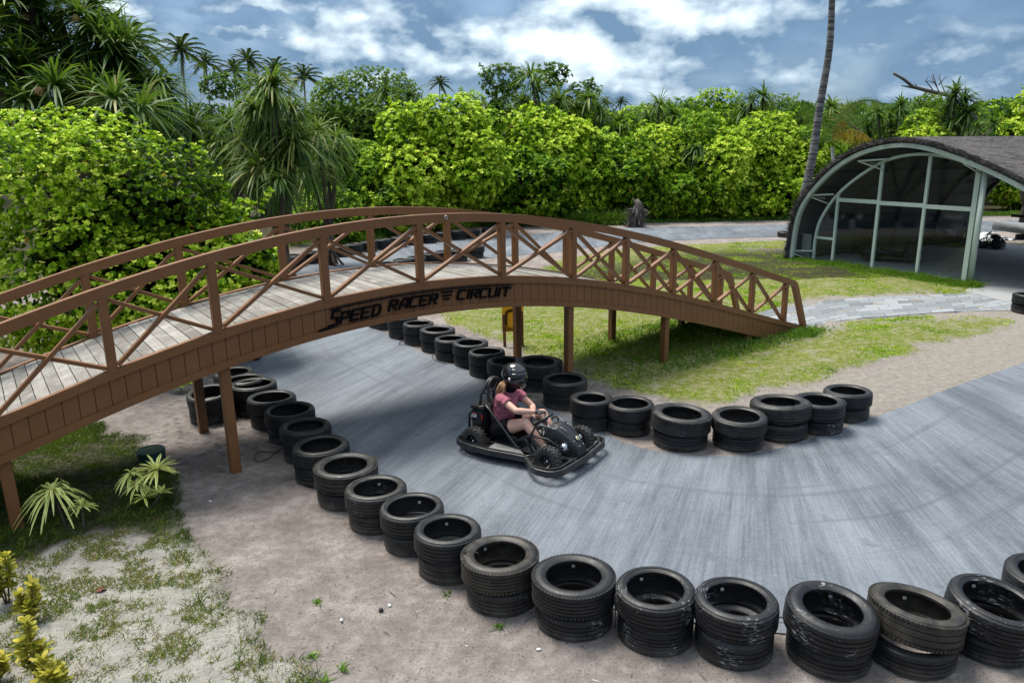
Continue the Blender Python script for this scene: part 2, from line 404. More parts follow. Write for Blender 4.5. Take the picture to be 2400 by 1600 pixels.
# curve direction shading comes from the UV: u along the track, v across it
def make_track():
    n = len(TO); nv = 9; V = []; UV = []; mid = (TO + TI) / 2; u = np.r_[0, np.cumsum(np.linalg.norm(np.diff(mid, axis=0), axis=1))]
    for i in range(n):
        w = np.linalg.norm(TO[i] - TI[i])
        for k in range(nv):
            t = k / (nv - 1); p = TO[i] * (1 - t) + TI[i] * t; V.append((p[0], p[1], .012)); UV.append((u[i], t * w))
    for i in range(n):
        for e in (0, 1):
            p = (TO, TI)[e][i]; V.append((p[0], p[1], -.05)); UV.append((u[i], 0))
    Fs = [(i * nv + k, (i + 1) * nv + k, (i + 1) * nv + k + 1, i * nv + k + 1) for i in range(n - 1) for k in range(nv - 1)]
    o0 = n * nv
    Fs += [(i * nv, o0 + 2 * i, o0 + 2 * i + 2, (i + 1) * nv) for i in range(n - 1)] + [(i * nv + nv - 1, (i + 1) * nv + nv - 1, o0 + 2 * i + 3, o0 + 2 * i + 1) for i in range(n - 1)]
    me = bpy.data.meshes.new('race_track'); me.from_pydata(V, [], Fs); me.update()
    uv = me.uv_layers.new(name='UVMap')
    idx = np.zeros(len(me.loops), dtype=np.int32); me.loops.foreach_get('vertex_index', idx)
    uv.data.foreach_set('uv', np.array(UV, dtype=np.float32)[idx].ravel())
    b = NB('brushed_concrete')
    fine = b.noise(b.co('UV', (42, .8, 1)), 1.0, 6, .72)
    mid_ = b.noise(b.co('UV', (5.0, .38, 1)), 1.0, 6, .65, .4)
    big = b.noise(b.co('UV', (1.1, .35, 1)), 1.0, 6, .6, .5)
    spots = b.noise(b.co('Object', (1, 1, 1)), 3.2, 4, .6, .6)
    along = b.noise(b.co('UV', (.16, 5, 1), (3, 1, 0)), 1.0, 4, .6, .2)
    grain = b.noise(b.co('Object'), 38, 5, .7); f = b.ma('ADD', b.ma('ADD', b.ma('MULTIPLY', fine, .24), b.ma('MULTIPLY', grain, .16)), b.ma('ADD', b.ma('MULTIPLY', mid_, .24), b.ma('MULTIPLY', big, .36)))
    c = b.ramp(f, [(.37, (.038, .046, .058)), (.46, (.080, .093, .112)), (.54, (.132, .150, .174)), (.66, (.21, .235, .265))])
    c = b.mix(b.rng(spots, .60, .72, 0, .45), c, (.05, .058, .072))
    c = b.mix(b.rng(along, .56, .68, 0, .5), c, (.06, .068, .08))
    c = b.mix(b.rng(b.noise(b.co('Object'), 60, 2), .62, .75, 0, .3), c, (.32, .34, .36))
    # joints between the poured bays
    b.col(c); b.set(rough=b.rng(f, .4, .65, .62, .85), spec=.35)
    b.bump(b.ma('ADD', fine, b.ma('MULTIPLY', mid_, .5)), .006, .7)
    me.materials.append(b.m); o = bpy.data.objects.new('race_track', me); COL.objects.link(o)
    tag(o, 'grey brushed concrete go-kart track curving under the bridge', kind='structure')
make_track()

def make_ground():
    def axis(lo, hi, st, far):
        c = np.arange(lo, hi + 1e-6, st); e = [far * (1 - .72 ** k) for k in range(12)]
        left = []; right = []; d = st; p = lo
        while p > -far: d *= 1.35; p -= d; left.append(p)
        d = st; p = hi
        while p < far: d *= 1.35; p += d; right.append(p)
        return np.r_[left[::-1], c, right]
    X = axis(-9.5, 14.5, .1, 500); Y = axis(1.5, 36, .12, 500)
    XX, YY = np.meshgrid(X, Y); P = np.stack([XX.ravel(), YY.ravel()], 1); n = len(P)
    core = (P[:, 0] > -40) & (P[:, 0] < 40) & (P[:, 1] > 0) & (P[:, 1] < 60); Pc = P[core]
    def fld(poly, a, b): r = np.zeros(n); r[core] = ss(seg_sd(Pc, poly), a, b); return r
    warp = np.stack([P[:, 0] + (fbm(P[:, 0], P[:, 1], 1.7) - .5) * .6, P[:, 1] + (fbm(P[:, 0] + 50, P[:, 1], 1.7) - .5) * .6], 1)
    def fldw(poly, a, b): r = np.zeros(n); r[core] = ss(seg_sd(warp[core], poly), a, b); return r
    lawn = np.maximum(fldw(LAWN[0], -.08, .12), fldw(LAWN[1], -.08, .12)); bare = fldw(BARE, -.3, .2); lawn *= 1 - bare * .9
    rough = fldw(ROUGH, -.05, .1); pale = fldw(PALE, -.06, .10); wet = fldw(WET, -.3, .4)
    sr = np.maximum(fldw(SANDR, -.3, .3), fldw(PATHS, -.15, .25)); pth = fldw(PATHS, -.1, .3); lawn *= 1 - pth * np.clip((fbm(P[:, 0], P[:, 1], 3.1) - .38) * 6, 0, 1)
    outer = np.ones(n); outer[core] = 0   # far terrain: undergrowth soil
    far = np.zeros(n); far[core] = ss(-seg_sd(Pc, TRACK_POLY), 2, 5) * (Pc[:, 1] > 20); far = np.maximum(far, outer)
    tr = np.full(n, -9.0); tr[core] = seg_sd(Pc, TRACK_POLY)
    amp = ss(-tr, .12, .6)
    z = ((fbm(P[:, 0], P[:, 1], 2.3) - .5) * .06 + (fbm(P[:, 0], P[:, 1] + 31, 7) - .5) * .02) * amp
    z += lawn * .02 - ss(tr, .1, .3) * .03
    z[~core] = 0
    V = np.stack([P[:, 0], P[:, 1], z], 1)
    nx, ny = len(X), len(Y); ii = np.arange(nx - 1)[None] + np.arange(ny - 1)[:, None] * nx
    Fq = np.stack([ii, ii + 1, ii + 1 + nx, ii + nx], -1).reshape(-1, 4)
    q = QM(); q.V = [V]; q.Fc = [Fq]; q.T = [lawn]; q.MI = [np.zeros(len(Fq), int)]
    b = NB('sand_and_grass_soil')
    lw = b.attr('tint').outputs['Fac']; rg = b.attr('rough').outputs['Fac']; pl = b.attr('pale').outputs['Fac']; wt = b.attr('wet').outputs['Fac']; fr = b.attr('far').outputs['Fac']; srt = b.attr('sandr').outputs['Fac']
    v = b.co('Object'); n1 = b.noise(v, 2.2, 6, .6, .3); n2 = b.noise(v, 9, 5, .65); n3 = b.noise(v, 45, 4, .7); n4 = b.noise(v, 160, 2, .6)
    sand = b.mix(b.rng(n1, .35, .65), (.255, .212, .194), (.50, .435, .40))
    sand = b.mix(b.rng(n2, .4, .62, .5, 0), sand, (.13, .108, .096))
    pls = b.mix(b.rng(n2, .3, .7), (.32, .31, .27), (.56, .54, .475))
    sr_c = b.mix(b.rng(n2, .3, .7), (.27, .24, .205), (.43, .39, .34))
    sand = b.mix(pl, sand, pls); sand = b.mix(srt, sand, sr_c)
    sand = b.mix(b.ma('MULTIPLY', wt, b.rng(b.voro(b.co('Object', (1, 1.4, 1)), 6), .18, .38, .75, .15)), sand, (.04, .038, .038))
    sand = b.mix(b.rng(n3, .56, .66, 0, .8), sand, (.055, .045, .038)); n5 = b.noise(v, 420, 2, .6); sand = b.mix(b.rng(n5, .35, .65, 0, .55), sand, b.mix(b.rng(n5, .5, .6), (.05, .04, .035), (.38, .35, .32)))
    sand = b.mix(b.rng(n4, .66, .76, 0, .6), sand, (.55, .53, .5))
    soil = b.mix(b.rng(n3, .35, .65), (.075, .11, .012), (.21, .25, .035)); soil = b.mix(b.rng(n2, .42, .65, 0, .8), soil, (.34, .30, .18))
    soil = b.mix(b.rng(n1, .56, .68, 0, .7), soil, (.33, .30, .25))
    g = b.ma('MULTIPLY', lw, 1.0, True); c = b.mix(g, sand, soil)
    rsoil = b.mix(b.rng(n2, .45, .6, 0, .8), (.03, .038, .012), (.10, .085, .055))  # dark soil round the bridge foot, bush shadow put into its colour
    rr = b.ma('MULTIPLY', rg, b.ma('SUBTRACT', 1.0, b.ma('MULTIPLY', pl, .97)), True); c = b.mix(rr, c, rsoil)
    c = b.mix(fr, c, b.mix(n2, (.02, .025, .01), (.07, .06, .03)))
    b.col(c); b.set(rough=.95, spec=.15)
    b.bump(b.ma('ADD', b.ma('MULTIPLY', n2, 1.0), b.ma('ADD', b.ma('MULTIPLY', n3, .5), b.ma('MULTIPLY', n4, .4))), .05, 1.0)
    o = q.build('ground', b.m, smooth=True)
    for nm, arr in (('rough', rough), ('pale', pale), ('wet', wet), ('far', far), ('sandr', sr)):
        a = o.data.attributes.new(nm, 'FLOAT', 'POINT'); a.data.foreach_set('value', arr.astype(np.float32))
    tag(o, 'sandy ground with thin lawn around the track', kind='structure')
make_ground()

# ---- paved garden path from the bridge to the shelter floor
def strip_sheet(name, A, B, z, mat, label, n=60, m=5):
    a = arc_resample(smooth_poly(A), n); b_ = arc_resample(smooth_poly(B), n); V = []; UV = []; mid = (a + b_) / 2
    u = np.r_[0, np.cumsum(np.linalg.norm(np.diff(mid, axis=0), axis=1))]
    for i in range(n):
        w = np.linalg.norm(a[i] - b_[i])
        for k in range(m): t = k / (m - 1); p = a[i] * (1 - t) + b_[i] * t; V.append((p[0], p[1], z)); UV.append((u[i], t * w))
    base = len(V)
    for i in range(n):
        V.append((a[i][0], a[i][1], -.03)); V.append((b_[i][0], b_[i][1], -.03)); UV += [(u[i], 0)] * 2
    Fs = [(i * m + k, (i + 1) * m + k, (i + 1) * m + k + 1, i * m + k + 1) for i in range(n - 1) for k in range(m - 1)]
    Fs += [(i * m, base + 2 * i, base + 2 * i + 2, (i + 1) * m) for i in range(n - 1)] + [(i * m + m - 1, (i + 1) * m + m - 1, base + 2 * i + 3, base + 2 * i + 1) for i in range(n - 1)]
    me = bpy.data.meshes.new(name); me.from_pydata(V, [], Fs); me.update(); uv = me.uv_layers.new(name='UVMap')
    idx = np.zeros(len(me.loops), dtype=np.int32); me.loops.foreach_get('vertex_index', idx); uv.data.foreach_set('uv', np.array(UV, dtype=np.float32)[idx].ravel())
    me.materials.append(mat); o = bpy.data.objects.new(name, me); COL.objects.link(o); tag(o, label, kind='structure'); return o
def paver_mat():
    b = NB('concrete_pavers')
    br = b.N('ShaderNodeTexBrick'); b.L(b.co('UV', (1, 1, 1), rot=(0, 0, radians(0))), br.inputs['Vector'])
    br.inputs['Scale'].default_value = 1.0; br.inputs['Brick Width'].default_value = .62; br.inputs['Row Height'].default_value = .30; br.inputs['Mortar Size'].default_value = .008
    br.inputs['Color1'].default_value = (.075, .085, .095, 1); br.inputs['Color2'].default_value = (.255, .275, .29, 1); br.inputs['Mortar'].default_value = (.04, .04, .035, 1); br.inputs['Bias'].default_value = .15
    n = b.noise(b.co('Object'), 9, 5, .6); c = b.mix(b.rng(n, .3, .7, 0, .35), br.outputs[0], (.23, .24, .245)); b.col(c); b.set(rough=.85, spec=.3)
    b.bump(br.outputs['Fac'], -.01, .6); return b.m
strip_sheet('paved_path', [g2(1700, 742), g2(1797, 727), g2(1879, 715), g2(1964, 701), g2(2100, 695), g2(2180, 692), g2(2262, 687), (12.1, 18.35)],
            [(5.0, 13.2), g2(1886, 769), g2(1930, 759), g2(1990, 749), g2(2100, 741), g2(2230, 731), g2(2300, 729), g2(2398, 728)], .014, paver_mat(), 'light and dark grey paver path leading to the shelter')

# ================================================================ FOOTBRIDGE
BA = np.array([-4.86, 6.48, 0.]); BU = np.array([.80674, .59091, 0.]); BN = np.array([-BU[1], BU[0], 0.]); BW = 1.7
_s = np.array([-3.8, 0, 1.03, 2.08, 3.34, 4.6, 5.87, 7.16, 8.25, 9.34, 10.44, 11.52, 12.56, 13.33])
_z = np.array([.02, 1.16, 1.42, 1.65, 1.86, 1.93, 1.885, 1.69, 1.45, 1.18, .89, .58, .26, .02])
_pf = np.polyfit(_s, _z, 5)
def zd(s): return float(np.polyval(_pf, s))
def bp(s, off=0.0, z=0.0): return BA + BU * s + BN * off + np.array([0, 0, z])
S0, S1 = -3.8, 13.33
wood = simple('brown_painted_timber', (.165, .066, .019), .5, var=.2, scale=7, bump=.002, dirt=(.20, .092, .036))
def plank_mat(name, cols, rough=.8):
    b = NB(name); t = b.attr('tint').outputs['Fac']; v = b.co('UV', (3, 60, 1)); g = b.noise(v, 1.0, 5, .6, .4)
    c = b.ramp(t, cols); c = b.mix(b.rng(g, .35, .7, 0, .55), c, (.10, .085, .07)); c = b.mix(b.rng(b.noise(b.co('Object'), 5, 4), .5, .7, 0, .4), c, (.42, .41, .38))
    b.col(c); b.set(rough=rough, spec=.3); b.bump(g, .002); return b.m
deck_mat = plank_mat('weathered_grey_boards', [(0, (.15, .14, .125)), (.5, (.22, .21, .19)), (1, (.30, .285, .26))])
black_paint = simple('black_lettering', (.003, .003, .004), .8, var=.2); black_paint.node_tree.nodes['Principled BSDF'].inputs['Specular IOR Level'].default_value = .1
bridge = empty('footbridge', tuple(bp(S0))); bridge['label'] = 'arched brown wooden footbridge with crossed railings over the kart track'; bridge['category'] = 'bridge'
INV = Matrix.Translation(-Vector(bp(S0)))
def bpart(mb, name, mat, parent=None):
    for i, v in enumerate(mb.v): mb.v[i] = (v[0] - bp(S0)[0], v[1] - bp(S0)[1], v[2])
    return mb.build(name, mat, parent or bridge)
def arch_bar(off, w, dz0, dz1, s0=S0, s1=S1, n=90, floor=-.05):
    """bar that follows the arch: top at zd+dz1, bottom at zd+dz0, width w centred on off"""
    mb = MB(); V = []; Fs = []
    for i in range(n + 1):
        s = s0 + (s1 - s0) * i / n; z = zd(s)
        for o_, d in ((-w / 2, dz0), (w / 2, dz0), (w / 2, dz1), (-w / 2, dz1)): V.append(bp(s, off + o_, max(z + d, floor if d == dz0 else floor + .02)))
    for i in range(n):
        for k in range(4): Fs.append((i * 4 + k, i * 4 + (k + 1) % 4, i * 4 + 4 + (k + 1) % 4, i * 4 + 4 + k))
    Fs += [(3, 2, 1, 0), tuple(n * 4 + k for k in range(4))]
    return mb.add(V, Fs)
# deck boards: one deck, each board its own piece of the mesh with its own weathering
def make_deck():
    q = MB(); tints = []; uvs = []
    s = S0 + .02; bw = .122
    while s < S1 - .05:
        z0, z1 = zd(s), zd(s + bw - .008); t = rng.random(); j = rng.uniform(-.003, .003)
        vs = [bp(s, .03, z0 - .035 + j), bp(s + bw - .008, .03, z1 - .035 + j), bp(s + bw - .008, BW - .03, z1 - .035 + j), bp(s, BW - .03, z0 - .035 + j)]
        top = [v + np.array([0, 0, .03]) for v in vs]
        q.add(vs + top, [(3, 2, 1, 0), (4, 5, 6, 7), (0, 1, 5, 4), (1, 2, 6, 5), (2, 3, 7, 6), (3, 0, 4, 7)]); tints += [t] * 8
        o = rng.uniform(0, 10); uvs += [(0 + o, o), (0 + o, o + .12), (1.7 + o, o + .12), (1.7 + o, o)] * 2
        s += bw
    o = bpart(q, 'deck', deck_mat); a = o.data.attributes.new('tint', 'FLOAT', 'POINT'); a.data.foreach_set('value', np.array(tints, np.float32))
    uv = o.data.uv_layers.new(name='UVMap'); idx = np.zeros(len(o.data.loops), np.int32); o.data.loops.foreach_get('vertex_index', idx); uv.data.foreach_set('uv', np.array(uvs, np.float32)[idx].ravel())
make_deck()
NEARP = [-2.2, -1.1, -.02, 1.04, 2.09, 3.34, 4.6, 5.87, 7.15, 8.24, 9.34, 10.43, 11.51, 12.57]
FARP = [-2.2, -1.1, 0.02, 1.10, 2.15, 3.45, 4.76, 6.05, 7.36, 8.47, 9.58, 10.71, 11.82, 12.80]
RH = .85
for side, off, posts in (('near', 0.0, NEARP), ('far', BW, FARP)):
    sg = -1 if side == 'near' else 1
    bpart(arch_bar(off, .075, -.085, .012), 'edge_beam', wood)
    bpart(arch_bar(off + sg * .004, .085, -.42, -.345, S0 + .5, S1 - .55), 'bottom_trim', wood)
    # fascia of upright boards
    mb = MB(); s = S0 + .3
    while s < S1 - .25:
        a = zd(s) ; b_ = zd(s + .145); o0 = off + sg * .012; o1 = off - sg * .012; g = .007
        lo0, lo1 = max(a - .4, -.05), max(b_ - .4, -.05)
        V = [bp(s, o0, lo0), bp(s + .145 - g, o0, lo1), bp(s + .145 - g, o0, b_ - .05), bp(s, o0, a - .05), bp(s, o1, lo0), bp(s + .145 - g, o1, lo1), bp(s + .145 - g, o1, b_ - .05), bp(s, o1, a - .05)]
        mb.add(V, [(0, 1, 2, 3), (7, 6, 5, 4), (0, 4, 5, 1), (1, 5, 6, 2), (2, 6, 7, 3), (3, 7, 4, 0)]); s += .145
    bpart(arch_bar(off - sg * .018, .012, -.40, -.06, S0 + .5, S1 - .5), 'backing_board', wood)
    bpart(mb, 'fascia_boards', wood)
    # handrail with curved ends
    endt = posts[-1] + .2; V = []
    n = 100; mb = MB(); path = []
    s0r = -2.6 if side == 'near' else -2.6
    for i in range(n + 1):
        s = s0r + (endt - s0r) * i / n; path.append((s, zd(s) + RH - .055))
    path += [(endt + .06, zd(endt) + RH - .085), (endt + .11, zd(endt) + RH - .15)]
    es = S1 - .05 if side == 'near' else S1 + .1
    path += [(es, .03)]
    Vv = []; Fs = []
    for i, (s, z) in enumerate(path):
        a = path[max(0, i - 1)]; b_ = path[min(len(path) - 1, i + 1)]; t = np.array([b_[0] - a[0], b_[1] - a[1]]); t /= np.linalg.norm(t); nn = np.array([-t[1], t[0]])
        hh = .055
        for o_, k in ((-.045, -1), (.045, -1), (.045, 1), (-.045, 1)): Vv.append(bp(s + nn[0] * hh * k, off + o_, z + nn[1] * hh * k))
    m = len(path)
    for i in range(m - 1):
        for k in range(4): Fs.append((i * 4 + k, i * 4 + (k + 1) % 4, i * 4 + 4 + (k + 1) % 4, i * 4 + 4 + k))
    Fs += [(3, 2, 1, 0), tuple((m - 1) * 4 + k for k in range(4))]
    mb.add(Vv, Fs); bpart(mb, 'handrail', wood)
    for s in posts:
        mb = MB(); mb.beam(bp(s, off, zd(s) - .02), bp(s, off, zd(s) + RH - .1), .09, .09, up=tuple(BU), bev=.006); bpart(mb, 'rail_post', wood)
    for a, b_ in zip(posts[:-1], posts[1:]):
        for (sa, za, sb, zb, oo) in ((a + .05, .04, b_ - .05, RH - .15, -.018), (a + .05, RH - .15, b_ - .05, .04, .018)):
            mb = MB(); mb.beam(bp(sa, off + oo, zd(sa) + za), bp(sb, off + oo, zd(sb) + zb), .038, .068, up=tuple(np.cross(BU, [0, 0, 1.]))); 
            bpart(mb, 'cross_brace', wood)
for off, ss_ in ((.06, [0.02, 2.12, 7.13, 9.26, 11.53]), (BW - .06, [0.02, 2.17, 7.34, 9.57, 11.53])):
    for s in ss_:
        mb = MB(); mb.beam(bp(s, off, -.15), bp(s, off, max(zd(s) - .36, .1)), .11, .11, up=tuple(BU), bev=.006); bpart(mb, 'support_post', wood)
# cross joists under the deck
mb = MB()
for s in np.arange(S0 + 1.0, S1 - .8, .9): mb.beam(bp(s, .05, zd(s) - .12), bp(s, BW - .05, zd(s) - .12), .05, .12)
bpart(mb, 'deck_joists', wood)
# little white ring on the crown of the near handrail
mb = MB(); c0 = bp(4.98, -.055, zd(4.98) + RH - .045)
mb.tube([c0 + BU * .022 * cos(t) + np.array([0, 0, .022 * sin(t)]) for t in np.linspace(0, 2 * pi, 13)[:-1]], .005, 6, closed=True)
bpart(mb, 'hook_ring', simple('galvanised_ring', (.6, .6, .6), .35, .6))

# ---- lettering: SPEED RACER (checker) CIRCUIT, heavy slanted capitals along the arch
GLY = {'S': [[(1, 1), (.12, 1), (.08, .56), (.92, .5), (.9, 0), (-.05, 0)]], 'P': [[(0, 0), (0, .78), (.95, .78), (.95, .34), (.1, .34)]], 'E': [[(1, .78), (0, .78), (0, 0), (.95, 0)], [(.0, .4), (.8, .4)]],
       'D': [[(.12, 0), (.12, .8)], [(0, .8), (.75, .8), (1, .6), (1, .15), (.8, 0), (0, 0)]], 'R': [[(0, 0), (0, .78), (.95, .78), (.95, .4), (.1, .4)], [(.45, .4), (.95, 0)]],
       'A': [[(0, 0), (.12, .55), (.5, .8), (1, .8), (1, 0)], [(.05, .3), (1, .3)]], 'C': [[(1, .8), (.1, .8), (0, .65), (0, .12), (.1, 0), (.95, 0)]], 'I': [[(.5, 0), (.5, .8)]],
       'U': [[(0, .8), (0, .1), (.1, 0), (.9, 0), (1, .1), (1, .8)]], 'T': [[(0, .8), (1.15, .8)], [(.55, .8), (.55, 0)]]}
def write(mb, text, s_start, s_end, zlo, zhi, thick=.0235, shear=.30):
    n = len(text); adv = (s_end - s_start) / sum(.45 if c in 'I ' else 1 for c in text); x = s_start; hh = zhi - zlo
    for ch in text:
        wv = adv * (.45 if ch in 'I ' else 1)
        if ch != ' ':
            gw = wv * .72 if ch != 'I' else 0.001
            for st in GLY[ch]:
                P = [(x + a * gw + (0 if ch != 'I' else wv * .2) + b_ * hh * shear, zlo + b_ * hh) for a, b_ in st]
                for (a, b_) in zip(P[:-1], P[1:]):
                    L_ = math.hypot(b_[0] - a[0], b_[1] - a[1]); ex = thick * .42 / L_; a2 = (a[0] - (b_[0] - a[0]) * ex, a[1] - (b_[1] - a[1]) * ex); b2 = (b_[0] + (b_[0] - a[0]) * ex, b_[1] + (b_[1] - a[1]) * ex)
                    pa = bp(a2[0], 0, zd(a2[0] - .0) + a2[1]); pb = bp(b2[0], 0, zd(b2[0]) + b2[1])
                    mb.beam(pa - BN * .034, pb - BN * .034, .022 + rng.uniform(0, .003), thick, up=tuple(BN * 1.0) if False else tuple(np.cross(pb - pa, BN) / (np.linalg.norm(np.cross(pb - pa, BN)) + 1e-9)))
        x += wv
mb = MB()
for w_, a_, b__, c_, d_ in (('SPEED', 3.34, 4.02, -.305, -.15), ('RACER', 4.12, 4.84, -.285, -.135), ('CIRCUIT', 5.12, 5.98, -.265, -.125)):
    mb = MB(); write(mb, w_, a_, b__, c_, d_); bpart(mb, 'lettering', black_paint)
mb = MB()
for r_ in range(3):
    for k in range(5 - r_):
        s = 4.90 + k * .036 + r_ * .012; mb.box(bp(s, -.032, zd(s) - .155 - r_ * .045), (.021, .02, .022), np.stack([BU, BN, [0, 0, 1]], 1))
bpart(mb, 'chequer_emblem', black_paint)
mb = MB(); ps = np.linspace(3.36, 6.02, 34)
for a, b_ in zip(ps[:-1], ps[1:]): mb.beam(bp(a, -.036, zd(a) - .115), bp(b_ + .002, -.036, zd(b_) - .115), .02, .013, up=(0, 0, 1))
bpart(mb, 'lettering_bar', black_paint)
mb = MB(); mb.beam(bp(3.20, -.036, zd(3.20) - .335), bp(3.40, -.036, zd(3.40) - .315), .02, .026); bpart(mb, 'lettering_tail', black_paint)

# ================================================================ TYRES
def rubber(name, base, dust, amt, wear_glint=0.0):
    b = NB(name); v = b.co('Object'); n = b.noise(v, 9, 5, .65); n2 = b.noise(v, 60, 3, .6)
    c = b.mix(n, tuple(x * .6 for x in base), tuple(x * 1.6 for x in base)); c = b.mix(b.rng(n, .38, .64, 0, amt), c, dust)
    c = b.mix(b.rng(n2, .66, .74, 0, .35 + wear_glint), c, (.26, .25, .24))
    if wear_glint: st = b.noise(b.co('Object', (22, 22, 90)), 1.0, 4, .7); pt = b.noise(b.co('Object', (1, 1, 1), (3, 1, 2)), 3.2, 3, .5); c = b.mix(b.ma('MULTIPLY', b.rng(st, .54, .64), b.rng(pt, .57, .68, 0, wear_glint * 1.3)), c, (.42, .43, .44))  # pale tread streaks: scuffs plus wet glints put into the colour
    geo = b.N('ShaderNodeNewGeometry'); sp = b.N('ShaderNodeSeparateXYZ'); b.L(geo.outputs['Position'], sp.inputs[0])
    c = b.mix(b.ma('MULTIPLY', b.rng(sp.outputs[2], .10, .01, 0, .55), b.rng(n, .3, .6)), c, (.15, .13, .11))
    b.col(c); b.set(rough=b.rng(n, .3, .7, .40, .62), spec=.38); b.bump(b.ma('ADD', n2, b.ma('MULTIPLY', n, .4)), .003, .6); return b.m
RUB = [rubber('black_rubber', (.007, .0075, .009), (.020, .0195, .019), .7), rubber('dusty_rubber', (.008, .008, .009), (.038, .035, .030), .7, .2), rubber('worn_glint_speckled_rubber', (.006, .0065, .008), (.013, .013, .014), .5, .6),
       rubber('brown_dusted_rubber', (.013, .012, .011), (.048, .041, .031), .85)]
def tyre_mesh(name, R_, W, rin, style, mat):
    """hollow tyre lying flat, base at z=0"""
    h = W / 2; prof = []
    tw = W * .40                                   # half tread width
    gr = {0: 4, 1: 3, 2: 5, 3: 0}[style]
    prof.append((rin + .012, -h * .93)); prof.append((rin, -h * .82)); prof.append((rin + .004, -h * .62))
    prof.append((R_ - .035, -h * .60)); prof.append((R_ - .025, 0)); prof.append((R_ - .035, h * .60)); prof.append((rin + .004, h * .62)); prof.append((rin, h * .82)); prof.append((rin + .012, h * .93))
    prof.append((rin + .03, h * .97)); prof.append((rin + (R_ - rin) * .35, h * 1.02)); prof.append((rin + (R_ - rin) * .42, h * 1.03)); prof.append((rin + (R_ - rin) * .62, h * 1.0)); prof.append((rin + (R_ - rin) * .80, h * .92)); prof.append((R_ - .018, h * .86)); prof.append((R_ - .004, h * .74))
    if gr:
        ys = np.linspace(h * .66, -h * .66, gr * 2 + 1)
        for k in range(gr * 2):
            a, b_ = ys[k], ys[k + 1]
            if k % 2 == 1:
                m_ = (a + b_) / 2; g = .0045; prof += [(R_, m_ + g), (R_ - .008, m_ + g * .8), (R_ - .008, m_ - g * .8), (R_, m_ - g)]
    else: prof += [(R_ + .001, h * .3), (R_ + .001, -h * .3)]
    prof.append((R_ - .004, -h * .74)); prof.append((R_ - .018, -h * .86)); prof.append((rin + (R_ - rin) * .80, -h * .92)); prof.append((rin + (R_ - rin) * .5, -h * 1.0)); prof.append((rin + .03, -h * .97))
    mb = MB(); mb.lathe([(r, z + h) for r, z in prof], 44)
    if style in (1, 2):                            # shoulder blocks
        N_ = 66
        for k in range(N_):
            a = 2 * pi * k / N_
            for sgn in (1, -1):
                c = np.array([(R_ - .005) * cos(a), (R_ - .005) * sin(a), h + sgn * h * .74]); rot = np.array([[cos(a), -sin(a), 0], [sin(a), cos(a), 0], [0, 0, 1]])
                mb.box(c, (.014, 2 * pi * R_ / N_ * .68, h * .2), rot)
    o = mb.build(name, mat); autosmooth(o, 38); return o
DIMS = [(.30, .20, .212, 0), (.31, .215, .207, 1), (.295, .20, .222, 0), (.325, .21, .215, 2), (.305, .195, .226, 3), (.315, .225, .203, 0)]
PROTO = {}
def get_tyre(ri, wi):
    """first use of a variant makes the mesh, later ones copy it"""
    key = (ri, wi)
    if key not in PROTO:
        R_, W, rin, st = DIMS[ri]; o = tyre_mesh('tyre', R_, W, rin, st, RUB[wi]); PROTO[key] = o; return o
    o = PROTO[key].copy(); COL.objects.link(o); return o
white_pl = simple('white_plastic', (.62, .62, .6), .5, var=.1)
grey_pl = simple('grey_plastic_tie', (.38, .42, .48), .5, var=.1)
def tyre_at(ri, wi, x, y, z, scale, tilt, label, group, extras=False):
    o = get_tyre(ri, wi); o.location = (x, y, z); o.scale = (scale, scale, 1.0)
    o.rotation_euler = (tilt[0], tilt[1], rng.uniform(0, 6.28)); tag(o, label, 'tyre', group)
    return o
def stack(x, y, D, desc, group, ri=None, wi=None, tilt=(0, 0), n=2, low_scale=.97, near=False):
    ri = int(rng.integers(0, 6)) if ri is None else ri; wi = int(rng.choice([0, 0, 0, 1, 2])) if wi is None else wi
    if n == 2:
        r2 = int(rng.integers(0, 6)); w2 = int(rng.choice([0, 0, 1, 2])) if wi != 2 else 2
        sc = D / (2 * DIMS[r2][0]) * low_scale * rng.uniform(.94, 1.0)
        tyre_at(r2, w2, x + rng.uniform(-.015, .015), y + rng.uniform(-.015, .015), -.012, sc, (rng.uniform(-.01, .01), 0), 'lower tyre of the ' + desc, group)
        z = DIMS[r2][1] - .014
    else: z = 0
    sc = D / (2 * DIMS[ri][0]); R_, W, rin, st = DIMS[ri]
    t = tyre_at(ri, wi, x, y, z, sc, (tilt[0] + rng.uniform(-.02, .02), tilt[1] + rng.uniform(-.02, .02)), ('upper tyre of the ' + desc) if n == 2 else desc, group)
    if near:
        me = t.data; rz = t.rotation_euler[2]
        for k in range(2):                         # white fixing washers and grey ties inside
            a = rng.uniform(.9, 2.3) if k == 0 else rng.uniform(-2.4, -.7); lr = (DIMS[ri][0] - .04)
            mb = MB(); A_ = a - rz; c = np.array([lr * cos(A_), lr * sin(A_), W * .5])
            if k == 0:
                rot = np.array([[cos(A_), -sin(A_), 0], [sin(A_), cos(A_), 0], [0, 0, 1]]) @ np.array([[0, 0, 1], [0, 1, 0], [-1, 0, 0]])
                mb.lathe([(.0, -.006), (.015, -.006), (.015, .004), (.0, .006)], 12, rot, False, c); mb.build('washer', white_pl, t)
            else:
                c = np.array([(rin - .005) * cos(A_), (rin - .005) * sin(A_), W * .7]); mb.tube([c + np.array([0, 0, .03]), c + np.array([.004, 0, -.02]), c + np.array([-.006, .004, -.12])], .0045, 6); mb.build('cable_tie', grey_pl, t)
    return t
gN = 'tyre stacks lining the outer edge of the track in front'
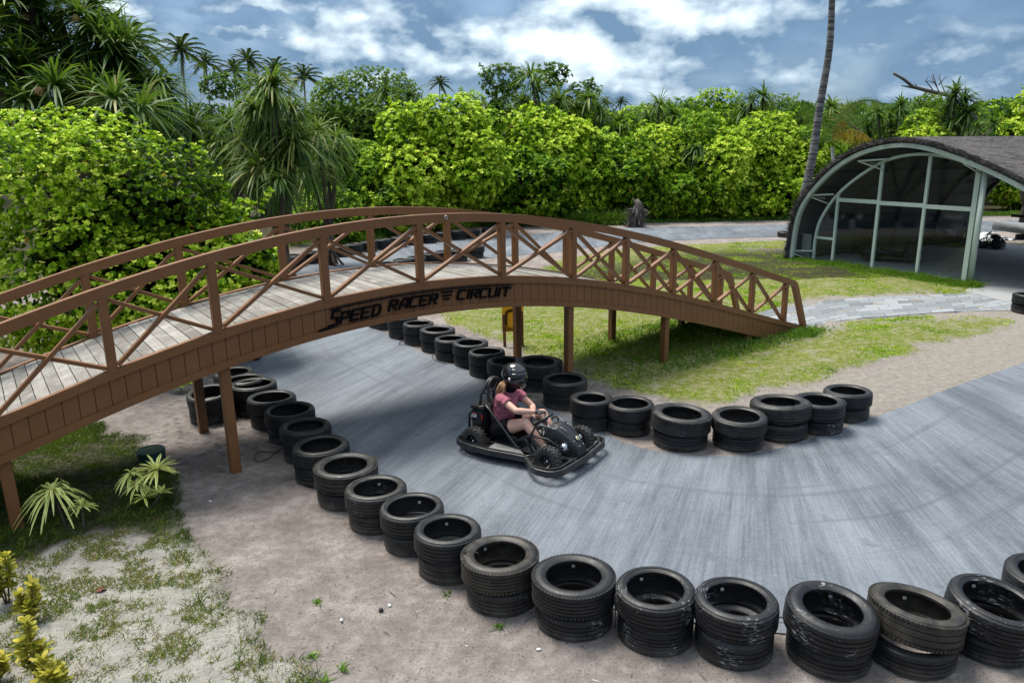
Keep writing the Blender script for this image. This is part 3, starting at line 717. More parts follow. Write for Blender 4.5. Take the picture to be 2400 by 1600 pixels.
NEAR = [(546, 865, .58), (572, 884, .58), (593, 897, .64), (635, 923, .64), (678, 953, .63), (715, 993, .60), (752, 1037, .62), (810, 1083, .66), (880, 1133, .60), (965, 1176, .59), (1048, 1233, .58),
        (1172, 1290, .63), (1345, 1339, .64), (1537, 1368, .59), (1726, 1398, .59), (1946, 1414, .62), (2146, 1410, .63), (2331, 1390, .62), (2470, 1335, .62)]
spec = {0: dict(ri=4), 1: dict(ri=2), 2: dict(ri=2), 3: dict(ri=4, wi=0), 4: dict(ri=2, wi=0), 5: dict(ri=0, wi=0), 6: dict(ri=0, wi=0), 7: dict(ri=1, wi=1), 8: dict(ri=0, wi=1), 9: dict(ri=2, wi=0), 10: dict(ri=0, wi=0),
        11: dict(ri=3, wi=3), 12: dict(ri=3, wi=0), 13: dict(ri=0, wi=2), 14: dict(ri=0, wi=2), 15: dict(ri=5, wi=2, tilt=(.05, .10)), 16: dict(ri=1, wi=3, tilt=(.06, .14)), 17: dict(ri=0, wi=2, tilt=(.05, .13)), 18: dict(ri=0, wi=0)}
for i, (x, y, D) in enumerate(NEAR):
    p = G(x, y, .41); k = len(NEAR) - 1 - i
    extra = {11: 'brown-dusted ', 12: 'large ', 16: 'brown-ringed tilted ', 15: 'white-scuffed ', 14: 'white-speckled '}.get(i, '')
    stack(p[0], p[1], D, f'{extra}{ORD[i]} front-row stack counted from under the bridge', gN, near=i > 7, **spec[i])
p = G(490, 915, .41); stack(p[0], p[1], .58, 'tilted stack behind the bridge post', 'tyres under the bridge', ri=4, wi=0, tilt=(.02, -.12))
gI = 'tyre stacks along the lawn side of the track'
INNER = [(905, 722, .60), (943, 741, .60), (980, 754, .59), (1025, 768, .65), (1057, 787, .58), (1102, 799, .61), (1141, 820, .60), (1184, 844, .57), (1262, 844, .74), (1324, 882, .64), (1386, 929, .56),
         (1478, 937, .61), (1596, 964, .72), (1734, 966, .66), (1831, 943, .74), (1921, 933, .63), (1989, 908, .61)]
si = {8: dict(ri=3, wi=1), 11: dict(ri=4, wi=0), 12: dict(ri=3, wi=1, tilt=(-.02, .05)), 13: dict(ri=0, wi=1), 14: dict(ri=5, wi=1, tilt=(-.02, .06)), 15: dict(ri=1), 16: dict(ri=0, tilt=(0, .05))}
p = (-2.75, 15.1); stack(p[0], p[1], .6, 'stack half hidden by the bridge behind the lawn row', gI)
for i, (x, y, D) in enumerate(INNER):
    p = G(x, y, .41); extra = {8: 'extra wide ', 12: 'wide ', 14: 'wide grey-rimmed '}.get(i, '')
    stack(p[0], p[1], D, f'{extra}{ORD[i]} lawn-side stack counted from the bridge', gI, **si.get(i, {}))
gF = 'tyre stacks on the far outer bend'
for i, (x, y) in enumerate(FAR_B):
    p = G(x, y); d = unit(np.array([p[0], p[1]])); c = np.array(p[:2]) + d * .33
    stack(c[0], c[1], .62, f'{ORD[i]} far-bend stack by the bushes, counted from the left', gF, ri=int(rng.choice([0, 2, 4])), wi=0)
gH = 'tyre stacks on the far inner bend'
for i, (x, y) in enumerate([(911, 615), (944, 608), (976, 600), (1011, 592), (1040, 587), (1076, 583), (1115, 576)]):
    p = G(x, y, .41); stack(p[0], p[1], .60, f'{ORD[i]} inner-bend stack behind the bridge, counted from the left', gH, wi=0)
for i, (x, y) in enumerate([(1842, 556), (1866, 552)]):
    p = G(x, y); stack(p[0], p[1] + .1, .62, ['lone tyre lying flat by the far track left of the shelter', 'lone flat tyre half hidden by the shelter roof edge'][i], 'tyres lying by the shelter', n=1, wi=0)
p = G(2432, 738); stack(p[0], p[1] + .3, .66, 'stack at the right end of the paved path', 'tyres beside the path', wi=0, near=False)

# ---- black cords between stacks
cord = simple('black_cord', (.012, .012, .013), .6)
def cord_obj(pts, label, r=.006):
    P = smooth_poly(np.array(pts), 3) if False else np.array(pts, float)
    Q = P
    for _ in range(3):
        R2 = [Q[0]]
        for a, b in zip(Q[:-1], Q[1:]): R2 += [a * .75 + b * .25, a * .25 + b * .75]
        R2.append(Q[-1]); Q = np.array(R2)
    mb = MB(); mb.tube(Q, r, 6); o = mb.build('cord', cord); tag(o, label, 'cord', 'black cords tying the tyres')
cord_obj([G(657, 1058, .015), G(640, 1060, .02), G(606, 1056, .03), G(594, 1070, .02), G(600, 1082, .02), G(625, 1078, .02), G(662, 1048, .03)], 'thin black cord looped on the sand beside the front tyre row')
cord_obj([G(1080, 1302, .30), G(1092, 1292, .43), G(1105, 1290, .435), G(1121, 1296, .42)], 'black cord over the rim of the brown-dusted front stack', .005)
cord_obj([G(1442, 1395, .38), G(1441, 1420, .3), G(1445, 1455, .15), G(1438, 1474, .08), G(1445, 1462, .15)], 'black cord hanging between two front stacks below the go-kart', .005)
cord_obj([G(950, 795, .03), G(938, 800, .03), G(934, 806, .03), G(942, 807, .03), G(956, 808, .02)], 'small black cord loop at the track edge beside the lawn row')
cord_obj([G(1020, 825, .05), G(1012, 832, .03), G(1014, 841, .02), G(1030, 848, .02), G(1046, 852, .02)], 'black cord end lying in front of the fourth lawn stack')
cord_obj([G(1818, 1444, .05), G(1830, 1446, .05), G(1845, 1446, .05)], 'short black cord across the track edge at the front row')

# ================================================================ WARNING SIGN
sign = empty('warning_sign', tuple(G(1205, 811))); tag(sign, 'yellow board on two brown stakes showing a black bend line and lettering seen reversed', 'sign')
yel = simple('yellow_sign_paint', (.90, .46, .008), .45, var=.12, scale=5); stake = simple('reddish_stake_timber', (.16, .055, .02), .6, var=.3, scale=9)
a, b_ = G(1185, 812), G(1226, 811); wv = unit(b_ - a); wv[2] = 0; nv = np.array([wv[1], -wv[0], 0]); O_ = np.array(sign.location)
for q, z1 in ((a, .62), (b_, .68)):
    mb = MB(); mb.beam(q - O_ - wv * .01 + np.array([0, 0, -.1]), q - O_ - wv * .03 + np.array([0, 0, z1]), .055, .055, up=tuple(nv), bev=.008); mb.build('stake', stake, sign)
R3 = np.stack([wv, nv, [0, 0, 1.]], 1); ctr = (a + b_) / 2 - O_ - wv * .02
def sgn_pt(x, z, o=0.0): return ctr + wv * x + np.array([0, 0, z]) - nv * (.045 - .0) * -1 * -1 + nv * o
mb = MB(); mb.box(sgn_pt(0, .52) - nv * .0, (.40, .012, .50), R3, .003); mb.build('board', yel, sign)
mb = MB(); pth = [(-.125, .40), (-.125, .60), (-.10, .655), (-.05, .675), (.06, .69)]
def strokes(mb, pth, wd, o, zt=.004):
    for p0, p1 in zip(pth[:-1], pth[1:]): mb.beam(sgn_pt(p0[0], p0[1], o), sgn_pt(p1[0], p1[1], o), wd, zt, up=tuple(nv))
strokes(mb, pth, .030, .0095)
for dx in (-.03, .03):
    q = [(-.125 + dx, .385), (-.125 + dx, .60 - dx * .1), (-.10 + dx * .8, .655 - dx * .8), (-.05, .675 - dx), (.06, .69 - dx)]; strokes(mb, q, .006, .0085)
strokes(mb, [(-.155, .385), (-.095, .385)], .006, .0085)
strokes(mb, [(-.19, .285), (.19, .285)], .005, .0085)
mb.build('bend_marking', black_paint, sign)
cu = bpy.data.curves.new('t', 'FONT'); cu.body = 'AHEAD'; cu.size = .085; cu.extrude = .002; cu.offset = .002; cu.align_x = 'CENTER'
tmp = bpy.data.objects.new('t', cu); COL.objects.link(tmp); bpy.context.view_layer.update()
me = bpy.data.meshes.new_from_object(tmp.evaluated_get(bpy.context.evaluated_depsgraph_get())); bpy.data.objects.remove(tmp)
for v in me.vertices: v.co = Vector(sgn_pt(-v.co.x, .305 + v.co.y, .0085 + v.co.z))
me.materials.clear(); me.materials.append(black_paint); lo = bpy.data.objects.new('lettering', me); COL.objects.link(lo); lo.parent = sign

# ================================================================ SHELTER
SA = G(1859, 605); SBp = G(2271, 668); SW = unit(SBp - SA); SD = np.array([-SW[1], SW[0], 0.])    # SD points into the shelter
if SD[0] < 0: SD = -SD
def sp_(t, d=0.0, z=0.0): return SA + SW * t + SD * d + np.array([0, 0, z])
shelter = empty('shelter', tuple(sp_(0))); tag(shelter, 'arched thatched shelter with pale green steel frame and dark glass front', 'building')
SO = np.array(shelter.location)
def spart(mb, name, mat, parent=None):
    for i, v in enumerate(mb.v): mb.v[i] = tuple(np.array(v) - SO)
    return mb.build(name, mat, parent or shelter)
OUTER = [(-.02, -.05), (.03, 1.06), (.20, 1.73), (.6, 2.32), (1.38, 3.06), (2.32, 3.56), (3.4, 3.78), (4.3, 3.73), (5.23, 3.48), (6.14, 3.15), (6.85, 2.85), (8.2, 2.2), (9.5, 1.45), (10.5, .7), (11.2, -.05)]
OUT = smooth_poly(OUTER, 3)
def inset(P, d):
    P = np.array(P); R_ = []
    for i in range(len(P)):
        t = P[min(i + 1, len(P) - 1)] - P[max(0, i - 1)]; t = t / np.linalg.norm(t); R_.append(P[i] + np.array([t[1], -t[0]]) * d)
    return np.array(R_)
def shell(mb, P, Q, d0, d1, nd=1, wob=0.0):
    """solid between curve P (outer) and Q (inner), from depth d0 to d1"""
    m = len(P); V = []; Fs = []
    for j in range(nd + 1):
        d = d0 + (d1 - d0) * j / nd
        for C_ in (P, Q):
            for i in range(m): w_ = wob * (rng.random() - .5) * (C_ is P); V.append(sp_(C_[i][0] + w_, d + wob * (rng.random() - .5) * (j in (0, nd)) * 1.5, C_[i][1] + w_))
    st = 2 * m
    for j in range(nd):
        for i in range(m - 1):
            Fs.append((j * st + i, j * st + i + 1, (j + 1) * st + i + 1, (j + 1) * st + i)); Fs.append((j * st + m + i + 1, j * st + m + i, (j + 1) * st + m + i, (j + 1) * st + m + i + 1))
    for j in (0, nd):
        for i in range(m - 1): Fs.append((j * st + i, j * st + m + i, j * st + m + i + 1, j * st + i + 1))
    for i in (0, m - 1):
        for j in range(nd): Fs.append((j * st + i, (j + 1) * st + i, (j + 1) * st + m + i, j * st + m + i))
    return mb.add(V, Fs)
def thatch():
    b = NB('grey_thatch'); v = b.co('Object'); n = b.noise(b.co('Object', (1, 1, 1)), 2.2, 5, .6); st = b.noise(b.co('Object', (9, 14, 40), rot=(0, 0, .5)), 1.6, 5, .75, .6)
    c = b.ramp(b.ma('ADD', b.ma('MULTIPLY', st, .7), b.ma('MULTIPLY', n, .3)), [(.36, (.05, .045, .045)), (.5, (.105, .096, .095)), (.64, (.18, .168, .165))])
    b.col(c); b.set(rough=.95, spec=.1); b.bump(st, .05, 1); return b.m
thatch_m = thatch()
steel = simple('pale_green_steel', (.40, .47, .41), .5, .0, var=.12, scale=14)
dark_in = simple('dark_ceiling_lining', (.075, .08, .078), .8, var=.3, scale=4)
P0 = OUT; P1 = inset(OUT, .11); P2 = inset(OUT, .22); P3 = inset(OUT, .26)
mb = MB(); shell(mb, P0, P1, -.35, 9.2, 30, .03); roof = spart(mb, 'roof', thatch_m)
# thatch fringe: reeds sticking out at the front edge and over the crown
q = QM(); n = 9000; i_ = rng.uniform(0, len(OUT) - 1.01, n); k_ = i_.astype(int); fr_ = i_ - k_
pt = OUT[k_] * (1 - fr_)[:, None] + OUT[k_ + 1] * fr_[:, None]; pt = pt - (P0[k_] - P1[k_]) * (rng.uniform(-.1, 1, n))[:, None]
dd = np.where(rng.random(n) < .45, -.36, rng.uniform(-.3, 9, n)); top_ = dd > -.35; pt[top_] = (OUT[k_] * (1 - fr_)[:, None] + OUT[k_ + 1] * fr_[:, None])[top_]
Bp = SA[None] + SW[None] * pt[:, :1] + SD[None] * dd[:, None]; Bp[:, 2] = pt[:, 1]; tn = unit((OUT[k_ + 1] - OUT[k_]))
sgn_ = np.where(pt[:, 0] < 3.6, -1, 1)[:, None]
Dv = SW[None] * (tn[:, :1] * sgn_ * top_[:, None]) - SD[None] * np.where(top_, .1, .8)[:, None]; Dv[:, 2] += tn[:, 1] * sgn_[:, 0] * top_; Dv += rng.normal(0, .22, (n, 3)); Dv = unit(Dv)
q.strips(Bp - SO, Dv, unit(np.cross(Dv, rand_dirs(n))), rng.uniform(.06, .2, n), .012, [(0, 1), (1, .3)], 0.03, rng.random(n)); q.build('thatch_fringe', thatch_m, roof)
mb = MB(); shell(mb, P1 + np.array([[0, -.004]]), inset(OUT, .15), -.25, 9.1, 6); spart(mb, 'ceiling_lining', dark_in)
mb = MB(); shell(mb, inset(OUT, .155), inset(OUT, .27), -.33, -.21, 1); spart(mb, 'front_arch_beam', steel)
mb = MB(); shell(mb, inset(OUT, .155), inset(OUT, .27), 9.0, 9.1, 1); spart(mb, 'back_arch_beam', dark_in)
for d in (2.3, 4.6, 6.8):
    mb = MB(); shell(mb, inset(OUT, .155), inset(OUT, .25), d, d + .08, 1); spart(mb, 'rib', dark_in)
mb = MB()
for i in range(4, len(OUT) - 3, 6):
    p = inset(OUT, .19)[i]; mb.beam(sp_(p[0], -.2, p[1]), sp_(p[0], 9.0, p[1]), .05, .05)
spart(mb, 'purlins', dark_in)
GL = smooth_poly([(.76, .0), (.76, .83), (.92, 1.42), (1.51, 2.25), (2.59, 2.99), (3.2, 3.24), (3.8, 3.34), (4.42, 3.34), (5.1, 3.22), (5.74, 3.02)], 3)
mb = MB(); shell(mb, GL, inset(GL, .075), 0, .07, 1); spart(mb, 'glazing_arch', steel)
def gz(t): return float(np.interp(t, GL[:, 0], GL[:, 1]))
for t, wd in ((1.53, .075), (2.95, .08), (4.38, .08)):
    mb = MB(); mb.beam(sp_(t, .035, -.05), sp_(t, .035, gz(t) - .04), .07, wd, up=tuple(SW)); spart(mb, 'mullion', steel)
for (t0, t1, z) in ((1.57, 2.91, 1.97), (2.99, 4.34, 1.95), (4.42, 5.66, 1.93), (.80, 1.49, .77)):
    mb = MB(); mb.beam(sp_(t0, .035, z), sp_(t1, .035, z), .06, .11 if z > 1 else .07); spart(mb, 'transom', steel)
mb = MB(); mb.beam(sp_(.8, .035, .02), sp_(5.66, .035, .02), .06, .06); spart(mb, 'sill_rail', steel)
mb = MB(); mb.beam(sp_(5.73, .035, -.05), sp_(5.73, .035, 3.02), .07, .13, up=tuple(SW)); spart(mb, 'end_post', steel)
mb = MB(); mb.tube([sp_(5.93, -.03, -.05), sp_(5.93, -.03, 2.98)], .072, 16); spart(mb, 'round_column', steel)
mb = MB()
for t, z in ((1.0, 1.95), (2.75, 3.0), (5.55, 2.95), (.4, .15)):
    mb = MB(); mb.tube([sp_(t + .05, .03, z + .03), sp_(t - .35 if t < 5 else t - .02, -.32, z + .12), sp_(t + .42, -.05, z + .18)], .028, 8); mb.tube([sp_(t - .35 if t < 5 else t - .02, -.32, z + .12), sp_(t + .22, .0, z - .12)], .02, 8); spart(mb, 'bracket', steel)
mb = MB(); mb.box(sp_(.52, -.02, .42), (.36, .03, .85), np.stack([SW, SD, [0, 0, 1.]], 1)); spart(mb, 'side_panel', simple('grey_green_panel', (.12, .14, .13), .6))
# glass
gb = NB('tinted_glass'); gb.b.inputs['Base Color'].default_value = (.02, .03, .03, 1); gb.set(rough=.05, spec=.5)
tr = gb.N('ShaderNodeBsdfTransparent'); tr.inputs[0].default_value = (.93, .96, .96, 1); gl_ = gb.N('ShaderNodeBsdfGlossy'); gl_.inputs['Roughness'].default_value = .03; gl_.inputs[0].default_value = (.8, .85, .85, 1)
frn = gb.N('ShaderNodeFresnel'); frn.inputs[0].default_value = 1.5; ms = gb.N('ShaderNodeMixShader'); gg = gb.N('ShaderNodeNewGeometry'); gb.L(gb.ma('MULTIPLY', frn.outputs[0], gb.ma('SUBTRACT', 1.0, gg.outputs['Backfacing'])), ms.inputs[0]); gb.L(tr.outputs[0], ms.inputs[1]); gb.L(gl_.outputs[0], ms.inputs[2]); gb.L(ms.outputs[0], gb.out.inputs[0])
gi = inset(GL, .03); mb = MB(); ringp = [(x, z) for x, z in gi] + [(5.70, 0.0)]
V = [sp_(x, .041, z) for x, z in ringp] + [sp_(x, .035, z) for x, z in ringp]; m = len(ringp)
mb.add(V, [tuple(range(m)), tuple(range(m, 2 * m))[::-1]] + [(i, (i + 1) % m, m + (i + 1) % m, m + i) for i in range(m)]); spart(mb, 'glazing', gb.m)
# back opening frame, rails
mb = MB()
for (t, z1) in ((3.3, 3.4), (8.2, 2.0)): mb.beam(sp_(t, 9.0, -.05), sp_(t, 9.0, z1), .12, .12, up=tuple(SW))
for z in (1.05, 2.2): mb.beam(sp_(1.5 if z < 2 else 2.4, 9.05, z), sp_(9.0, 9.05, z), .08, .1)
spart(mb, 'back_frame', dark_in)
# floor
floor_b = NB('shelter_concrete'); v = floor_b.co('Object'); n = floor_b.noise(v, 1.2, 6, .6, .3); floor_b.col(floor_b.mix(n, (.19, .195, .20), (.34, .35, .355))); floor_b.set(rough=.75); floor_b.bump(floor_b.noise(v, 30, 3), .003)
P_ = [tuple(sp_(.2, 0)[:2]), tuple(sp_(.2, 9.1)[:2]), tuple(sp_(11.2, 9.1)[:2]), tuple(sp_(11.2, -4)[:2]), g2(2560, 745), g2(2398, 718), g2(2330, 702), g2(2262, 684), tuple(sp_(5.98, 0)[:2])]
mb = MB(); mb.prism(P_[::-1], -.04, .022); fo = mb.build('shelter_floor', floor_b.m); tag(fo, 'grey concrete floor of the shelter and its apron', kind='structure')

# ================================================================ GO-KART
KF = unit(np.array([.82, -.57, 0])); KL = np.array([-KF[1], KF[0], 0.]); KO = np.array([.09, 7.93, 0]) + KL * .25
KANG = atan2(KF[1], KF[0])
blk = simple('black_powder_coat', (.011, .0115, .013), .38, .0, var=.3, scale=9, dirt=(.05, .045, .04)); blk.node_tree.nodes['Principled BSDF'].inputs['Specular IOR Level'].default_value = .6
bodyk = simple('matt_black_cowl', (.010, .011, .013), .45, var=.2, scale=6, dirt=(.028, .028, .028))
knob = rubber('muddy_knobbly_rubber', (.018, .018, .019), (.065, .058, .049), .7)
chrome = simple('chrome', (.75, .76, .78), .15, 1.0, var=.05); greyp = simple('scuffed_grey_plate', (.20, .205, .205), .5, .3, var=.25, scale=14, dirt=(.09, .07, .05))
dirty_floor = simple('dusty_floor_pan', (.07, .068, .066), .7, var=.4, scale=10)
def wheel(root, x, y, r, w, side):
    wr = empty('wheel', (x, y, r)); wr.parent = root
    Rm = np.array([[1, 0, 0], [0, 0, 1], [0, -1, 0]])          # axle along y
    mb = MB(); h = w / 2
    prof = [(r * .50, -h * .85), (r * .52, -h * .5), (r * .7, -h * .45), (r * .7, h * .45), (r * .52, h * .5), (r * .50, h * .85), (r * .62, h * 1.0), (r * .8, h * 1.02), (r * .92, h * .86), (r * .955, h * .5), (r * .965, 0), (r * .955, -h * .5), (r * .92, -h * .86), (r * .8, -h * 1.02), (r * .62, -h)]
    mb.lathe(prof, 36, Rm)
    for k in range(20):
        for row, yy in enumerate((-.62, -.0, .62)):
            a = 2 * pi * (k + .5 * (row == 1)) / 20; R2 = np.array([[cos(a), 0, -sin(a)], [0, 1, 0], [sin(a), 0, cos(a)]]).T
            ry = .35 * (1 if k % 2 else -1) * (row == 1); c = np.array([cos(a) * r * .965, yy * h, sin(a) * r * .965])
            rad = np.array([cos(a), 0, sin(a)]); tan = np.array([-sin(a), 0, cos(a)]); ax = np.array([0, 1., 0])
            ax2 = unit(ax + tan * (.5 if row == 0 else -.5 if row == 2 else .2)); tn2 = np.cross(rad, ax2); mb.box(c, (r * .09, w * .30, r * .17), np.stack([rad, ax2, tn2], 1))
    t = mb.build('tyre', knob, wr); autosmooth(t, 40)
    mb = MB(); s_ = side
    prof = [(0, h * .30), (r * .18, h * .30), (r * .2, h * .15), (r * .42, h * .10), (r * .47, h * .62), (r * .52, h * .86), (r * .49, h * .80), (r * .44, -h * .6), (r * .5, -h * .86), (r * .4, -h * .8), (r * .38, -h * .2), (0, -h * .2)]
    mb.lathe([(a, b * s_) for a, b in prof], 28, Rm, closed=False); rim = mb.build('rim', blk, wr); autosmooth(rim, 35)
    mb = MB(); mb.lathe([(0, s_ * h * .55), (r * .07, s_ * h * .52), (r * .09, s_ * h * .3)], 12, Rm, False)
    for k in range(4): a = pi / 4 + k * pi / 2; mb.lathe([(0, s_ * h * .36), (r * .035, s_ * h * .34), (r * .035, s_ * h * .2)], 8, Rm, False, (cos(a) * r * .28, 0, sin(a) * r * .28))
    mb.build('hub_nuts', chrome, rim); return wr
def make_kart():
    k = empty('go_kart')
    # bumper rail all round
    half = [(-.88, .0), (-.88, .30), (-.84, .385), (-.74, .44), (-.55, .465), (-.32, .465), (.14, .395), (.26, .50), (.36, .585), (.44, .615), (.56, .61), (.64, .57), (.69, .48), (.72, .0)]
    pts = [(x, -y, .125) for x, y in half] + [(x, y, .125) for x, y in half[::-1][1:-1]]
    mb = MB(); mb.ribbon_bar(pts, .028, .075, closed=True); 
    o = mb.build('bumper_rail', blk, k); bv = o.modifiers.new('bevel', 'BEVEL'); bv.width = .006; bv.segments = 2
    mb = MB(); mb.ribbon_bar([(x * .93 - .005, y * .93, .15) for x, y, z in pts], .02, .03, closed=True); mb.build('inner_rail', blk, k)
    # chassis
    mb = MB()
    for s in (-1, 1):
        mb.tube([(-.82, s * .2, .14), (-.3, s * .2, .11), (.2, s * .18, .11), (.5, s * .16, .14), (.68, s * .16, .14)], .017, 8)
        mb.tube([(-.55, s * .42, .13), (-.35, s * .2, .12)], .014, 8); mb.tube([(.1, s * .37, .13), (.2, s * .18, .12)], .014, 8)
        mb.tube([(.42, s * .16, .16), (.44, s * .30, .165)], .014, 8); mb.tube([(.5, s * .57, .13), (.5, s * .16, .14)], .012, 8)
    for x in (-.75, -.55, -.1, .2, .45, .6): mb.tube([(x, -.2, .125), (x, .2, .125)], .014, 8)
    mb.tube([(-.62, -.36, .165), (-.62, .36, .165)], .015, 8)
    mb.build('chassis_frame', blk, k)
    mb = MB(); mb.prism([(-.5, -.19), (.48, -.155), (.48, .155), (-.5, .19)], .088, .098); mb.build('floor_pan', dirty_floor, k)
    mb = MB(); mb.prism([(-.84, -.34), (-.56, -.43), (-.32, -.44), (.14, -.375), (.22, -.40), (.22, .40), (.14, .375), (-.32, .44), (-.56, .43), (-.84, .34)], .074, .084); mb.prism([(.221, -.17), (.68, -.15), (.68, .15), (.221, .17)], .074, .083); mb.build('undertray', blk, k)
    for s in (-1, 1):
        mb = MB(); P_ = [(-.38, s * .24), (-.36, s * .43), (-.28, s * .44), (.10, s * .375), (.11, s * .35), (-.02, s * .25)]
        mb.prism(P_ if s > 0 else P_[::-1], .142, .152)
        for x, y in ((-.33, .27), (-.32, .40), (-.12, .38), (-.1, .27), (.05, .35)): mb.lathe([(0, .157), (.008, .156), (.008, .15)], 8, None, False, (x, s * y, 0))
        mb.build('side_plate', greyp, k)
    # roll hoops behind the seat
    mb = MB(); 
    for xo, hw, z1 in ((-.66, .13, .86), (-.56, .12, .885)):
        a = [(xo - .02 + .10 * (xo > -.6), -hw - .02, .42), (xo, -hw, .66)] + [(-.57 + (xo + .6) * .3, -hw * cos(t), .76 + .11 * sin(t)) for t in np.linspace(.1, pi - .1, 9)] + [(xo, hw, .66), (xo - .02, hw + .02, .42)]
        mb.tube(a, .017, 8)
    mb.tube([(-.6, -.125, .70), (-.6, .125, .70)], .014, 8)
    mb.tube([(-.80, -.2, .13), (-.79, -.2, .42), (-.70, -.19, .52), (-.55, -.17, .56)], .015, 8); mb.tube([(-.80, .2, .13), (-.79, .2, .42), (-.70, .19, .52), (-.55, .17, .56)], .015, 8); mb.tube([(-.79, -.2, .36), (-.79, .2, .36)], .013, 8)
    mb.build('roll_hoop', blk, k)
    for s in (-1, 1):
        mb = MB(); mb.tube([(-.60, s * .14, .56), (-.52, s * .22, .585), (-.45, s * .235, .54), (-.06, s * .25, .17), (.02, s * .24, .125)], .015, 8)
        mb.tube([(-.10, s * .24, .22), (.02, s * .22, .30), (.10, s * .20, .335), (.32, s * .185, .33), (.46, s * .18, .27)], .014, 8); mb.tube([(.02, s * .22, .30), (.12, s * .18, .12)], .011, 8); mb.tube([(.10, s * .20, .33), (.18, s * .18, .12)], .011, 8)
        mb.tube([(.10, s * .205, .335), (.16, s * .19, .45), (.24, s * .17, .475), (.36, s * .14, .44), (.44, s * .13, .36)], .012, 8); mb.tube([(.24, s * .17, .475), (.24, s * .18, .34)], .010, 8)
        mb.build('side_bar', blk, k)
    # battery and motor box
    mb = MB(); mb.box((-.67, -.02, .36), (.19, .36, .30), None, .02); mb.box((-.67, -.02, .525), (.21, .38, .04), None, .01); mb.box((-.66, -.205, .30), (.12, .03, .12), None, .01); bx = mb.build('battery_box', blk, k)
    mb = MB(); mb.box((-.715, -.2035, .425), (.065, .003, .05)); mb.build('warning_label', simple('white_label', (.75, .75, .78), .4, var=.05), bx)
    mb = MB(); mb.box((-.715, -.2055, .443), (.065, .003, .012)); mb.box((-.598, -.2035, .42), (.012, .004, .07)); mb.build('red_marking', simple('red_print', (.55, .03, .02), .4), bx)
    mb = MB(); mb.box((-.728, -.2058, .42), (.018, .003, .018)); mb.box((-.705, -.2058, .418), (.018, .003, .005)); mb.box((-.705, -.2058, .428), (.018, .003, .003)); mb.build('label_print', simple('dark_print', (.03, .03, .08), .4), bx)
    mb = MB(); mb.lathe([(0, -.09), (.075, -.09), (.085, -.07), (.085, .07), (.075, .09), (0, .09)], 20, np.array([[1, 0, 0], [0, 0, 1], [0, -1, 0]]), False, (-.70, .05, .19)); mb.build('motor', blk, k)
    # bucket seat
    mb = MB(); prof = [(.0, .175), (-.10, .165), (-.26, .165), (-.36, .20), (-.43, .33), (-.475, .48), (-.50, .60)]; V = []; Fs = []
    for (x, z) in prof:
        for y in (-.17, -.15, -.08, 0, .08, .15, .17):
            lift = .09 if abs(y) > .16 else (.03 if abs(y) > .14 else 0); fwd_ = lift * .8 if z > .3 else 0
            V.append((x - .08 + fwd_, y, z + (lift if z < .3 else 0) * (1 if x < -.05 else .4)))
    for i in range(len(prof) - 1):
        for j in range(6): Fs.append((i * 7 + j, i * 7 + j + 1, (i + 1) * 7 + j + 1, (i + 1) * 7 + j))
    mb.add(V, Fs, True); st = mb.build('seat', simple('black_seat_plastic', (.014, .014, .015), .5), k); sm = st.modifiers.new('thick', 'SOLIDIFY'); sm.thickness = .018
    # steering
    cN = unit(np.array([-.62, 0, .78])); c0 = np.array([.16, -.01, .485]); ux = np.array([0, 1., 0]); uy = np.cross(cN, ux)
    sw = empty('steering_wheel', (0, 0, 0)); sw.parent = k
    mb = MB(); mb.tube([c0 + (ux * cos(t) + uy * sin(t)) * .118 for t in np.linspace(0, 2 * pi, 29)[:-1]], .013, 8, closed=True); mb.build('rim', blk, sw)
    mb = MB(); mb.lathe([(0, -.01), (.04, -.01), (.045, .012), (0, .018)], 14, np.stack([ux, uy, cN], 1), False, c0 - cN * .02)
    for t in (0.4, 2.7, 4.7): mb.beam(c0 - cN * .012, c0 + (ux * cos(t) + uy * sin(t)) * .115, .022, .008, up=tuple(cN))
    mb.build('spokes', blk, sw); mb = MB(); mb.tube([c0 - cN * .02, (.42, 0, .17)], .012, 8); mb.build('column', chrome, sw)
    # front cowl
    V = []; Fs = []; sec = [(.24, .155, .35, .40), (.29, .165, .38, .465), (.40, .16, .37, .485), (.50, .135, .32, .42), (.60, .11, .26, .335), (.665, .09, .20, .265), (.68, .07, .18, .21)]
    for (x, hw, zs, zt) in sec:
        for (fy, fz) in ((-1, 0), (-1.0, .50), (-.84, .84), (-.45, .97), (0, 1), (.45, .97), (.84, .84), (1.0, .50), (1, 0)): V.append((x, fy * hw, zs - .05 + (zt - zs + .05) * fz))
    for i in range(len(sec) - 1):
        for j in range(8): Fs.append((i * 9 + j, i * 9 + j + 1, (i + 1) * 9 + j + 1, (i + 1) * 9 + j))
    Fs.append(tuple(range(9)) ); Fs.append(tuple((len(sec) - 1) * 9 + j for j in range(9)))
    mb = MB(); mb.add(V, Fs, False); cw = mb.build('cowl', bodyk, k); autosmooth(cw, 28); so_ = cw.modifiers.new('s', 'BEVEL'); so_.width = .006; so_.segments = 2
    mb = MB()
    for s in (-1, 1): mb.tube([(.33, s * .085, .480), (.45, s * .075, .455), (.53, s * .07, .402)], .005, 6)
    for x, y, z in ((.31, .12, .455), (.31, -.12, .455), (.60, .07, .325), (.60, -.07, .325), (.655, .04, .27), (.655, -.04, .27)): mb.lathe([(0, .008), (.008, .006), (.009, 0)], 8, None, False, (x, y, z))
    mb.build('trim', simple('grey_rivets', (.25, .25, .26), .4, .5), cw)
    nrm = unit(np.array([.72, 0, .70])); bc = np.array([.60, 0, .342]); rot = np.stack([[0, 1., 0], np.cross(nrm, [0, 1., 0]), nrm], 1)
